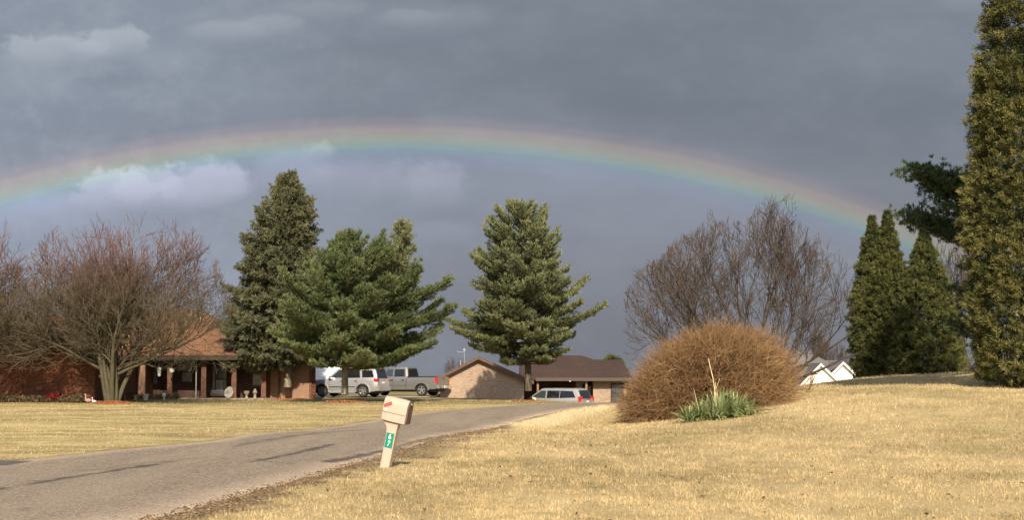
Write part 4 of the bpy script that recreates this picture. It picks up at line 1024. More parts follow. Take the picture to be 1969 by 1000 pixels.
# porch slab
MB().box(X_(280, 92) - ox, 91.1 - oy, -.2, gx0 + 1.0 - ox, Yw - .01 - oy, .07).build('porch_floor', concrete, h1)
yw = Yw - oy
window(h1, X_(362, Yw) - ox, .95, yw, .75, 1.35, dark_wood, pale_pane, lab='square dim porch window')
window(h1, X_(424, Yw) - ox, .25, yw, .95, 1.9, dark_wood, glass, lab='tall porch window with pale reflection card low on its glass')
MB().box(X_(418, Yw) - ox, yw - .036, .5, X_(430, Yw) - ox, yw - .031, 1.12).build('reflection_card', pale_pane, h1)  # flat pale card added as a painted reflection on the window glass
window(h1, X_(496, Yw) - ox, .75, yw, .62, 1.55, cedar, pale_pane, lab='narrow brown framed window left of the garage')
m_ = MB(); m_.box(X_(297, Yw) - .5 - ox, yw - .05, .1, X_(297, Yw) + .45 - ox, yw + .01, 2.15)
d_ = m_.build('door', dark_wood, h1); MB().box(X_(297, Yw) - .3 - ox, yw - .07, .9, X_(297, Yw) + .25 - ox, yw - .052, 1.95).build('pane', pale_pane, d_); MB().ball((X_(297, Yw) + .36 - ox, yw - .09, 1.05), .04).build('handle', grey_p, d_)
m_ = MB(); m_.box(X_(279, 92) - .1 - ox, 91.0 - oy - .05, -.1, X_(279, 92) + .3 - ox, 91.0 - oy + .2, 2.0); m_.build('corner_board', tan_door, h1)
m_ = MB(); m_.cyl((X_(377, Yp) - ox, Yp + .3 - oy, 0), .035, zeave - .3); m_.build('downspout', grey_p, h1)
m_ = MB(); m_.cyl((X_(300, 84) - ox, 96 - oy, 4.0), .05, 1.0); m_.build('vent_pipe', grey_p, h1)

def lathe_thing(name, prof_, m_, loc, label, cat, seg=12):
    o_ = MB().lathe(prof_, seg=seg).build(name, m_, None, True); o_.location = loc; tag(o_, label, cat); return o_
# hanging and standing ornaments in front of the house
rs = empty('wind_sock', (X_(308, 90.6), 90.6, 0)); tag(rs, 'white hanging lantern in front of the dark porch, left of the first post', 'lantern')
MB().lathe([(.02, 1.32), (.09, 1.38), (.10, 1.62), (.12, 1.8), (.03, 1.92)], seg=10).build('lantern_body', white_p, rs, True); MB().cyl((0, 0, 1.9), .008, .4, seg=6).build('cord', dark_wood, rs)
rs.name = 'hanging_lantern'
ht = empty('hanging_basket', (X_(333, 90.9), 90.7, 0)); tag(ht, 'white domed basket hanging beside the first porch post', 'hanging basket')
ht.scale = (.8, .8, .9)
MB().lathe([(.02, 1.72), (.17, 1.76), (.21, 1.86), (.14, 2.0), (.03, 2.05)], seg=12).build('dome', white_p, ht, True); MB().cyl((0, 0, 2.0), .008, .35, seg=6).build('cord', dark_wood, ht)
def disc(px):
    Y = 89.3; r_ = empty('ornamental_disc', (X_(px, Y), Y, zg(X_(px, Y), Y))); tag(r_, 'pale round disc leaning near the second porch post', 'garden disc')
    M = Matrix.Translation((0, 0, .42)) @ Matrix.Rotation(R(12), 4, 'Y') @ Matrix.Rotation(R(-14), 4, 'X')
    m_ = MB(); n = 22; prev = None
    for k, (rr_, yy2) in enumerate([(.02, .05), (.12, .045), (.2, .02), (.28, -.03), (.30, -.03), (.29, 0.0), (.17, .06)]):
        ring = [m_.bm.verts.new(M @ Vector((rr_ * .8 * math.cos(2 * math.pi * i / n), yy2, rr_ * 1.15 * math.sin(2 * math.pi * i / n)))) for i in range(n)]
        if prev:
            for i in range(n): m_.bm.faces.new((prev[i], prev[(i + 1) % n], ring[(i + 1) % n], ring[i]))
        prev = ring
    m_.bm.faces.new(prev)
    m_.build('dish', mat('aged_white', (.27, .245, .205), .7, var=.3, vscale=6), r_, True)
    MB().cyl((0, .08, -.05), .03, .45).build('foot', grey_p, r_)
disc(442)
lathe_thing('urn', [(.12, 0), (.08, .08), (.06, .2), (.16, .34), (.17, .44), (.12, .46)], concrete, (X_(476, 91), 91.0, .05), 'small grey urn on the porch edge, left one of two by the narrow window', 'urn')
lathe_thing('urn', [(.12, 0), (.09, .1), (.07, .25), (.14, .36), (.08, .5), (.05, .58)], concrete, (X_(492, 91), 91.0, .05), 'small grey statue shaped urn on the porch edge nearest the last post', 'urn')
lathe_thing('bucket', [(.13, 0), (.19, .34), (.2, .36), (.17, .36), (.15, .34)], white_p, (X_(281, 89), 89.2, zg(X_(281, 89), 89.2)), 'white bucket on the grass left of the porch', 'bucket', 14)
lathe_thing('garden_globe', [(.06, 0), (.05, .12), (.11, .2), (.12, .3), (.06, .38)], white_p, (X_(318, 89.5), 89.5, zg(X_(318, 89.5), 89.5)), 'little white globe ornament below the hanging basket', 'ornament')
def goose(px, Y, sc_, label, m_):
    r_ = empty('goose_ornament', (X_(px, Y), Y, zg(X_(px, Y), Y))); r_.scale = (sc_,) * 3; tag(r_, label, 'goose ornament')
    b_ = MB(); b_.ball((0, 0, .2), .17, (1.3, .75, .8)); b_.ball((.26, 0, .2), .07, (1.3, .6, .5), 1); b_.build('body', m_, r_, True)
    b_ = MB(); b_.lathe([(.06, 0), (.045, .15), (.035, .28), (.04, .3)], c=(-.17, 0, .24)); b_.ball((-.19, 0, .57), .06, (1.2, .8, .9), 2); b_.build('neck', m_, r_, True)
    MB().lathe([(.03, 0), (.004, .09)], c=(-.25, 0, .55), seg=8).build('beak', cedar, r_)
pinkish = mat('faded_pink_plaster', (.32, .20, .165), .7, var=.2, vscale=8)
goose(173, 79.6, .8, 'faded pink goose ornament left of the many trunked bare tree', pinkish)
goose(184, 79.2, .5, 'small white goose ornament at the left of the orange mulch mound', white_p)
# low bench right of the bare tree
bn_ = empty('garden_bench', (X_(253, 88.5), 88.5, zg(X_(253, 88.5), 88.5))); tag(bn_, 'low dark garden bench between the bare tree and the white bucket', 'bench')
MB().box(-.42, -.15, .36, .42, .15, .41).bevel(.01, 1).build('seat', dark_wood, bn_)
for sx_ in (-.32, .32): MB().prism([(sx_ - .07, 0), (sx_ + .07, 0), (sx_ + .04, .357), (sx_ - .04, .357)], 'y', -.12, .12).build('leg', concrete, bn_)
# red wheelbarrow leaning by the brick wall
wb = empty('wheelbarrow', (X_(104, 81.2), 81.2, zg(X_(104, 81.2), 81.2)), R(8)); tag(wb, 'red wheelbarrow resting against the left brick wall', 'wheelbarrow')
red_m = mat('faded_red_paint', (.42, .035, .03), .5, var=.2, vscale=5); blk = mat('black_rubber', (.02, .02, .02), .8)
m_ = MB(); bm = m_.bm
tp_ = [(-.38, -.3, .42), (.42, -.3, .5), (.42, .3, .5), (-.38, .3, .42)]; bt_ = [(-.22, -.18, .22), (.2, -.18, .2), (.2, .18, .2), (-.22, .18, .22)]
A_ = [bm.verts.new(p) for p in tp_]; B_ = [bm.verts.new(p) for p in bt_]; bm.faces.new(B_)
for i in range(4): bm.faces.new((A_[i], A_[(i + 1) % 4], B_[(i + 1) % 4], B_[i]))
r_ = bmesh.ops.solidify(bm, geom=bm.faces[:], thickness=.02); m_.build('tray', red_m, wb)
for s_ in (-.2, .2): tubes('handle', [(-.5, s_ * .4, .14, .3, s_, .24, .018, .018), (.3, s_, .24, .85, s_ * 1.2, .48, .018, .018)], red_m, wb, 6)
MB().cyl((-.5, -.04, .17), .17, .08, 'y', 16).build('wheel', blk, wb, True)
for s_ in (-.18, .18): tubes('leg', [(.15, s_, .2, .28, s_, 0, .014, .014)], grey_p, wb, 6)
# dark clipped planting at the foot of the left wall
lowm = leaf_mat('low_planting', (.05, .040, .022), (.12, .09, .045), (.26, .19, .11), .8, 1, .1, .1)
def low_plants(x0, x1, y0, hgt, n, label):
    x = rng.uniform(x0, x1, n); y = y0 + rng.normal(0, .22, n); h_ = hgt * (.3 + .9 * vnoise(x * 1.7, y * 0, 17)) * rng.random(n)
    c_ = np.stack([x - x0, y - y0, h_], 1); o_ = foliage('low_shrubs', [needles(c_, nrm(np.stack([rng.normal(0, .5, n), rng.normal(0, .5, n), np.ones(n)], 1)), 3, .16, .014, .5, rng.random(n))], lowm, None)
    o_.location = (x0, y0, zg((x0 + x1) / 2, y0)); tag(o_, label, 'low shrubs', kind='stuff')
low_plants(X_(-60, 81.4), X_(165, 81.4), 81.3, .40, 3200, 'low brown winter planting along the left brick wall')
low_plants(X_(262, 90), X_(345, 90), 90.2, .3, 900, 'low dead planting along the porch front')
# handrail against the left wall
hr_ = empty('handrail', (X_(78, 81.3), 81.5, 0)); tag(hr_, 'thin dark metal handrail in front of the left brick wall', 'handrail')
xa_, xb_ = X_(45, 81.5) - hr_.location.x, X_(116, 81.5) - hr_.location.x
tubes('rail', [(xa_, 0, Z_(742, 81.5), xb_, 0, Z_(735, 81.5), .03, .03)], dark_wood, hr_, 6)
for x in (xa_ + .05, xb_ - .03): tubes('post', [(x, 0, -.05, x, 0, Z_(737, 81.5) - .03, .03, .03)], dark_wood, hr_, 6)

# ---- tan brick house in the middle
O = Vector((0, 108, -1.2)); h2 = empty('brick_house', O); tag(h2, 'tan brick house with dark brown roof behind the lone pine', 'house')
ox, oy, oz = O
Yg = 104.0
xl, xc, xr = X_(841, Yg), X_(920, Yg), X_(1012, Yg); ze, zp = Z_(727, Yg), Z_(686, Yg)
m_ = MB(); m_.prism([(xl + .2 - ox, -.4), (xr - .15 - ox, -.4), (xr - .15 - ox, ze - oz), (xc - ox, zp - .12 - oz), (xl + .2 - ox, ze - oz)], 'y', Yg + .15 - oy, Yg + 13 - oy)
m_.build('wall', tan_brick, h2)
m_ = MB(); f_ = MB()
sl = (zp - ze) / (xc - xl); sr = (zp - ze) / (xr - xc)
pa, pb, pc = (xl - .35, ze - .35 * sl), (xc, zp), (xr + .5, ze - .5 * sr)
for a_, b_ in ((pa, pb), (pb, pc)):
    m_.slab([L1((a_[0], Yg - .25, a_[1])), L1((b_[0], Yg - .25, b_[1])), L1((b_[0], Yg + 13, b_[1])), L1((a_[0], Yg + 13, a_[1]))], .14)
    f_.slab([L1((a_[0], Yg - .28, a_[1] + .02)), L1((b_[0], Yg - .28, b_[1] + .02)), L1((b_[0], Yg - .28, b_[1] - .2)), L1((a_[0], Yg - .28, a_[1] - .2))], .03)
m_.build('roof', dark_roof, h2); f_.build('barge_board', mat('brown_barge', (.10, .055, .042), .6, var=.15), h2)
Ye = 109.5; ze2 = Z_(727, Ye); x0 = X_(1000, Ye); x1 = X_(1216, Ye); Yr = 116
m_ = MB(); zr1 = Z_(684, Yr); zr2 = Z_(692, Yr); xp = X_(1117, Yr); xq = X_(1143, Yr); xs_ = X_(1194, Yr)
m_.slab([L1((x0, Ye, ze2)), L1((X_(1143, Ye), Ye, ze2)), L1((xq, Yr, zr2)), L1((xp, Yr, zr1)), L1((x0, Yr, zr1))], .16)
m_.slab([L1((X_(1143, Ye), Ye, ze2)), L1((x1, Ye, ze2)), L1((xs_, Yr, zr2)), L1((xq, Yr, zr2))], .16)
m_.slab([L1((x1, Ye, ze2)), L1((x1, 122, ze2)), L1((xs_, Yr, zr2))], .16)
m_.slab([L1((x0, Yr, zr1)), L1((xp, Yr, zr1)), L1((xq, Yr, zr2)), L1((xs_, Yr, zr2)), L1((x1, 122, ze2)), L1((x0, 122, ze2))], .16, Vector((0, .35, .93)))
m_.build('roof', dark_roof, h2)['label'] = 'dark brown roof over the porch'
MB().box(X_(1030, Ye) - ox, Ye - .08 - oy, ze2 - .22 - oz, x1 - ox, Ye - .02 - oy, ze2 + .01 - oz).build('gutter', mat('dull_brown_gutter', (.075, .05, .04), .5), h2)
Yw = 111.6; yw = Yw - oy
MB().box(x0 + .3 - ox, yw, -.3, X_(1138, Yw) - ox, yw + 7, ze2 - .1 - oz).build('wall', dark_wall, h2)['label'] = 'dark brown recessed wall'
MB().box(X_(1140, 110.3) - ox, 110.3 - oy, -.3, x1 - .35 - ox, yw + 6.9, ze2 - .12 - oz).build('wall', tan_brick, h2)
window(h2, X_(1118, Yw) - ox, .9, yw, .85, 1.3, tan_door, pale_pane)
window(h2, X_(1186, 110.3) - ox, .7, 110.3 - oy, .9, 1.3, dark_wood, glass)
m_ = MB(); m_.box(X_(1131, Yw) - .45 - ox, yw - .05, -.05, X_(1131, Yw) + .35 - ox, yw + .01, 2.0); d_ = m_.build('door', dark_wood, h2); MB().box(X_(1131, Yw) - .3 - ox, yw - .07, .9, X_(1131, Yw) + .2 - ox, yw - .052, 1.8).build('pane', glass, d_)
for px in (1127, 1034):
    x = X_(px, 109.8) - ox; m_ = MB(); m_.box(x - .07, 109.75 - oy, -.3, x + .07, 109.89 - oy, ze2 - .2 - oz); m_.box(x - .11, 109.71 - oy, ze2 - .32 - oz, x + .11, 109.93 - oy, ze2 - .203 - oz); m_.build('porch_post', tan_door, h2)
m_ = MB(); m_.cyl((X_(886, 108) - ox, 108 - oy, 3.1), .05, .45); m_.cyl((X_(886, 108) - ox, 108 - oy, 3.56), .07, .06); m_.build('vent_pipe', grey_p, h2)
m_ = MB(); m_.cyl((X_(1095, 110) - ox, Ye - .12 - oy, ze2 - .28 - oz), .05, .1, 'z', 10, .09).build('porch_light', white_p, h2, True)
# satellite dish and mast behind the gable
sdm = empty('antenna_mast', (X_(893, 126), 126, -2.0)); tag(sdm, 'thin pole with small pale boxes above the left slope of the tan house', 'antenna')
MB().cyl((0, 0, 0), .03, 5.4, seg=8).build('pole', grey_p, sdm); MB().box(-.07, -.05, 5.3, .07, .05, 5.5).bevel(.02, 1).build('box', grey_p, sdm)
MB().box(-.5, -.015, 5.2, -.05, .015, 5.23).build('arm', grey_p, sdm); MB().ball((-.52, 0, 5.26), .06).build('lamp', grey_p, sdm)
# little conifer top behind the roof
arborvitae('garden_conifer', (X_(1178, 128), 128, -2.4), 5.1, prof([(0, 1.2), (.5, 1.0), (.85, .7), (1, .3)]), [(0, 5.1, 1)], arb_leaf, 'small evergreen top just showing over the tan house roof', 8, 66, .3, .04)

# ---- white gabled house far right
O = Vector((34, 180, -1.4)); h3 = empty('white_house', O); tag(h3, 'white house with two gables and grey roof beyond the hill', 'house')
ox, oy, oz = O; base = -.6
def gable(pk, lft, rgt, wl_, wr_, Y, depth, par):
    x0, z0 = X_(lft[0], Y), Z_(lft[1], Y); x1, z1 = X_(rgt[0], Y), Z_(rgt[1], Y); xp, zp = X_(pk[0], Y), Z_(pk[1], Y)
    wx0, wx1 = X_(wl_, Y), X_(wr_, Y)
    s0 = (zp - z0) / (xp - x0); s1 = (zp - z1) / (x1 - xp)
    MB().prism([(wx0 - ox, base), (wx1 - ox, base), (wx1 - ox, zp - (wx1 - xp) * s1 - .1 - oz), (xp - ox, zp - .1 - oz), (wx0 - ox, zp - (xp - wx0) * s0 - .1 - oz)], 'y', Y - oy, Y + depth - oy).build('wall', white_sid, par)
    r_ = MB(); f_ = MB()
    for a_, b_ in (((x0, z0), (xp, zp)), ((xp, zp), (x1, z1))):
        r_.slab([L1((a_[0], Y - .35, a_[1])), L1((b_[0], Y - .35, b_[1])), L1((b_[0], Y + depth, b_[1])), L1((a_[0], Y + depth, a_[1]))], .12)
        f_.slab([L1((a_[0], Y - .4, a_[1] + .03)), L1((b_[0], Y - .4, b_[1] + .03)), L1((b_[0], Y - .4, b_[1] - .3)), L1((a_[0], Y - .4, a_[1] - .3))], .045)
    r_.build('roof', grey_roof, par); f_.build('barge_board', white_p, par)
gable((1576, 699), (1535, 741), (1618, 740), 1541, 1612, 180, 7, h3)
gable((1619, 696), (1592, 722), (1645, 721), 1598, 1638, 183, 5, h3)
m_ = MB(); m_.cyl((X_(1573, 180) - ox, -.06, Z_(716, 180) - oz), .13, .05, 'y', 12); m_.build('gable_vent', grey_p, h3)
m_ = MB()
P0, P1, P2, P3, P4 = (X_(1480, 189), 189, Z_(676, 189)), (X_(1552, 189), 189, Z_(676, 189)), (X_(1640, 184), 184, Z_(722, 184)), (X_(1534, 181), 181, Z_(741, 181)), (X_(1470, 181), 181, Z_(741, 181))
m_.slab([L1(P4), L1(P3), L1(P1), L1(P0)], .15); m_.slab([L1(P3), L1(P2), L1(P1)], .15); m_.slab([L1(P0), L1(P1), L1(P2), L1((P2[0], 198, P2[2])), L1((P0[0], 198, P2[2]))], .15, Vector((0, .4, .9)))
m_.build('roof', grey_roof, h3)['label'] = 'main grey hip roof'
m_ = MB(); m_.slab([L1((X_(1586, 188), 188, Z_(695, 188))), L1((X_(1620, 188), 188, Z_(695, 188))), L1((X_(1620, 183.3), 183.3, Z_(697, 183.3))), L1((X_(1586, 183.3), 183.3, Z_(720, 183.3)))], .1)
m_.build('roof', grey_roof, h3)['label'] = 'grey valley roof between the gables'
MB().box(X_(1478, 182) - ox, 181.6 - oy, base, X_(1541, 182) - ox, 190 - oy, Z_(741, 181.6) - oz).build('wall', white_sid, h3)

# ================================================================ vehicles
silver = mat('silver_paint', (.46, .47, .49), .28, metal=.55, spec=.5, coat=.6)
pewter = mat('pewter_paint', (.21, .208, .20), .3, metal=.5, spec=.5, coat=.6)
champagne = mat('pale_silver_paint', (.38, .37, .35), .3, metal=.45, spec=.5, coat=.5)
van_white = mat('white_paint_gloss', (.80, .80, .78), .3, spec=.5, coat=.4)
tglass = mat('tinted_glass', (.012, .013, .015), .08, spec=.7)
cglass = mat('clear_side_glass', (.03, .042, .043), .08, spec=.9)
tyre_m = mat('tyre', (.018, .017, .016), .85); rim_m = mat('alloy_rim', (.55, .55, .55), .28, metal=.8)
trim_m = mat('dark_plastic_trim', (.03, .03, .032), .6); chrome = mat('chrome', (.75, .75, .75), .12, metal=1.0)
redlens = mat('red_lens', (.45, .02, .02), .2, spec=.6); clearlens = mat('clear_lens', (.6, .6, .58), .15, spec=.7); plate_m = mat('pale_plate', (.6, .62, .66), .5)
lower_tr = mat('grey_sill_trim', (.12, .12, .12), .6)  # one even mid grey, applied to no part

def car(name, label, cat, loc, heading, spec):
    """local frame: +x forward, +z up, y to the left side; stations give the shape along x"""
    root = empty(name, loc, heading); tag(root, label, cat)
    L, Wd = spec['L'], spec['W']; body = spec['paint']
    # lower body: cross-sections along x (x, z_low, z_top, half width)
    def loft(st, sec, mname, mt, par, cutters=(), sub=True):
        bm = bmesh.new(); rings = []
        for s_ in st: rings.append([bm.verts.new(p) for p in sec(*s_)])
        n = len(rings[0])
        for a_, b_ in zip(rings, rings[1:]):
            for i in range(n): bm.faces.new((a_[i], a_[(i + 1) % n], b_[(i + 1) % n], b_[i]))
        bm.faces.new(rings[0][::-1]); bm.faces.new(rings[-1]); bmesh.ops.recalc_face_normals(bm, faces=bm.faces)
        for f in bm.faces: f.smooth = True
        for e in bm.edges:
            if len(e.link_faces) == 2 and e.calc_face_angle(0) > R(42): e.smooth = False
        me = bpy.data.meshes.new(mname); bm.to_mesh(me); bm.free()
        o_ = link_mesh(mname, me, mt, par)
        if cutters:
            mods = []
            for c_ in cutters:
                cb_ = bmesh.new(); k = 28
                A = [cb_.verts.new((c_[0] + c_[3] * math.cos(2 * math.pi * i / k), c_[1], c_[2] + c_[3] * math.sin(2 * math.pi * i / k))) for i in range(k)]
                B = [cb_.verts.new((v.co.x, c_[4], v.co.z)) for v in A]
                cb_.faces.new(A); cb_.faces.new(B[::-1])
                for i in range(k): cb_.faces.new((A[i], B[i], B[(i + 1) % k], A[(i + 1) % k]))
                bmesh.ops.recalc_face_normals(cb_, faces=cb_.faces)
                cm = bpy.data.meshes.new('c'); cb_.to_mesh(cm); cb_.free(); co_ = bpy.data.objects.new('c', cm); col.objects.link(co_); co_.parent = par
                md = o_.modifiers.new('b', 'BOOLEAN'); md.operation = 'DIFFERENCE'; md.object = co_; md.solver = 'EXACT'; mods.append(co_)
            bpy.context.view_layer.update(); dg = bpy.context.evaluated_depsgraph_get()
            nm = bpy.data.meshes.new_from_object(o_.evaluated_get(dg)); o_.modifiers.clear(); old = o_.data; o_.data = nm; nm.name = mname
            for c_ in mods: me2 = c_.data; bpy.data.objects.remove(c_); bpy.data.meshes.remove(me2)
            bpy.data.meshes.remove(old)
        return o_
    def sec_low(x, zl, zt, hw):
        h_ = zt - zl; pts = []
        for sgn in (1, -1):
            side = [(hw * .93, zl), (hw * .985, zl + .10 * h_), (hw, zl + .45 * h_), (hw * .985, zl + .80 * h_), (hw * .94, zl + .96 * h_), (hw * .86, zt)]
            side = side if sgn > 0 else [(-a_, b_) for a_, b_ in side[::-1]]
            pts += [(x, a_, b_) for a_, b_ in side]
        return pts
    wr = spec['wr']; cut = []
    for wx in spec['wheels']:
        for sgn in (1, -1): cut.append((wx, sgn * (Wd / 2 - .32), wr * .98, wr + .075, sgn * (Wd / 2 + .2)))
    b_ = loft(spec['low'], sec_low, 'body', body, root, cut)
    # wheels
    for wx in spec['wheels']:
        for sgn in (1, -1):
            y0 = sgn * (Wd / 2 - .03)
            m_ = MB(); k = 26; prf = [(wr * .62, -.2), (wr * .93, -.205), (wr, -.16), (wr, -.05), (wr * .95, 0), (wr * .66, .0), (wr * .62, -.02)]
            rings = [[m_.bm.verts.new((wx + r_ * math.cos(2 * math.pi * i / k), y0 + sgn * t_, wr + r_ * math.sin(2 * math.pi * i / k))) for i in range(k)] for r_, t_ in prf]
            for a_, c_ in zip(rings, rings[1:] + rings[:1]):
                for i in range(k): m_.bm.faces.new((a_[i], a_[(i + 1) % k], c_[(i + 1) % k], c_[i]))
            wh = m_.build('wheel', tyre_m, root, True)
            m_ = MB(); m_.cyl((wx, y0 - sgn * .1, wr), wr * .2, sgn * .085, 'y', 14)
            for s5 in range(spec.get('spokes', 6)):
                a_ = 2 * math.pi * s5 / spec.get('spokes', 6) + .3; M = Matrix.Translation((wx, y0 - sgn * .045, wr)) @ Matrix.Rotation(-a_, 4, 'Y')
                m_.box(wr * .1, -.025, -.045, wr * .6, .025, .045, M)
            prf = [(wr * .56, -.03), (wr * .64, -.035), (wr * .645, .008), (wr * .57, .008)]
            rings = [[m_.bm.verts.new((wx + r_ * math.cos(2 * math.pi * i / k), y0 + sgn * t_, wr + r_ * math.sin(2 * math.pi * i / k))) for i in range(k)] for r_, t_ in prf]
            for a_, c_ in zip(rings, rings[1:] + rings[:1]):
                for i in range(k): m_.bm.faces.new((a_[i], a_[(i + 1) % k], c_[(i + 1) % k], c_[i]))
            m_.build('rim', rim_m, wh)
            m_ = MB(); m_.cyl((wx, y0 - sgn * .16, wr), wr * .6, sgn * .03, 'y', 20); m_.build('brake_disc', trim_m, wh)
            if spec.get('flare', True):        # wheel arch lip
                m_ = MB(); r0, r1 = wr + .072, wr + .135; n = 18; vs = []
                for i in range(n + 1):
                    a_ = R(-12) + (math.pi + R(24)) * i / n
                    vs.append([m_.bm.verts.new((wx + r_ * math.cos(a_), sgn * (Wd / 2 + t_), max(spec['low'][2][1] * .95, wr * .98 + r_ * math.sin(a_)))) for r_, t_ in ((r0, -.06), (r0, .026), (r1, .014), (r1 + .02, -.05))])
                for a_, c_ in zip(vs, vs[1:]):
                    for j in range(4): m_.bm.faces.new((a_[j], a_[(j + 1) % 4], c_[(j + 1) % 4], c_[j]))
                m_.bm.faces.new(vs[0]); m_.bm.faces.new(vs[-1][::-1]); m_.build('wheel_arch', spec.get('flare_m', body), root, True)
    # greenhouse
    g_ = spec['gh']                            # stations (x_bottom, x_top) front..rear with z_b, z_t, half widths
    zb, zt, hb, htp = g_['zb'], g_['zt'], g_['hb'], g_['ht']
    xf0, xf1, xr1, xr0 = g_['x']               # windscreen foot, windscreen head, rear head, rear foot
    m_ = MB(); n = 5
    def ring(f):                               # f 0..1 from belt to roof
        e = 1 - (1 - f) ** 1.0; x0 = xf0 + (xf1 - xf0) * f; x1 = xr0 + (xr1 - xr0) * f; hw = hb + (htp - hb) * f; z = zb + (zt - zb) * f; c_ = .10
        P = [(x0, -hw + c_ * 1.6), (x0, hw - c_ * 1.6), (x0 - c_ * .9, hw - .02), (x0 - c_ * 2, hw), (x1 + c_ * 1.4, hw), (x1 + c_ * .3, hw - .04), (x1, hw - c_ * 1.5), (x1, -hw + c_ * 1.5), (x1 + c_ * .3, -hw + .04), (x1 + c_ * 1.4, -hw), (x0 - c_ * 2, -hw), (x0 - c_ * .9, -hw + .02)]
        return [m_.bm.verts.new((a_, b2, z)) for a_, b2 in P]
    rg = [ring(f) for f in (-.12, 0, .5, .93)]
    def roofring(sx_, dz_):
        x0 = xf1; x1 = xr1; cx = (x0 + x1) / 2; out = []
        for v in rg[3]: out.append(m_.bm.verts.new((cx + (v.co.x - cx) * sx_, v.co.y * (sx_ ** 1.0), zb + (zt - zb) * .93 + dz_)))
        return out
    H_ = zt - zb
    rg += [roofring(.97, H_ * .06), roofring(.88, H_ * .11), roofring(.5, H_ * .145)]
    for a_, c_ in zip(rg, rg[1:]):
        for i in range(12): m_.bm.faces.new((a_[i], a_[(i + 1) % 12], c_[(i + 1) % 12], c_[i]))
    m_.bm.faces.new(rg[0][::-1]); m_.bm.faces.new(rg[-1])
    m_.build('cab', spec.get('cab_m', body), root, True)
    def wy(z): return hb + (htp - hb) * (z - zb) / (zt - zb)
    for k_, (poly, mt, nm_) in enumerate(g_['side']):
        for sgn in (1, -1):
            m_ = MB(); A = [m_.bm.verts.new((x, sgn * (wy(z) + .004), z)) for x, z in poly]; B = [m_.bm.verts.new((x, sgn * (wy(z) - .02), z)) for x, z in poly]
            n_ = len(poly); m_.bm.faces.new(A); m_.bm.faces.new(B[::-1])
            for i in range(n_): m_.bm.faces.new((A[i], B[i], B[(i + 1) % n_], A[(i + 1) % n_]))
            m_.build(nm_, mt, root)
    # rear glass and windscreen
    def endglass(xb_, xt_, f0, f1, hwk, mt, nm_, out):
        z0, z1 = zb + (zt - zb) * f0, zb + (zt - zb) * f1; x0, x1 = xb_ + (xt_ - xb_) * f0, xb_ + (xt_ - xb_) * f1; w0, w1 = wy(z0) * hwk, wy(z1) * hwk
        m_ = MB(); pts = [(x0 + out, -w0, z0), (x0 + out, w0, z0), (x1 + out, w1, z1), (x1 + out, -w1, z1)]
        A = [m_.bm.verts.new(p) for p in pts]; B = [m_.bm.verts.new((p[0] - out * 5, p[1], p[2])) for p in pts]
        m_.bm.faces.new(A); m_.bm.faces.new(B[::-1])
        for i in range(4): m_.bm.faces.new((A[i], B[i], B[(i + 1) % 4], A[(i + 1) % 4]))
        m_.build(nm_, mt, root)
    endglass(xr0, xr1, .06, .86, .82, tglass, 'rear_window', -.006)
    endglass(xf0, xf1, .06, .9, .86, cglass, 'windscreen', .006)
    # parts given directly
    for nm_, mt, boxes, bev in spec['bits']:
        m_ = MB()
        for bx in boxes: m_.box(*bx)
        if bev: m_.bevel(bev, 2)
        m_.build(nm_, mt, root, bool(bev))
    return root
def mir(b_): x0, y0, z0, x1, y1, z1 = b_; return (x0, -y1, z0, x1, -y0, z1)
def bothsides(nm_, mt, b_, bev=0): return [(nm_, mt, [b_], bev), (nm_, mt, [mir(b_)], bev)]

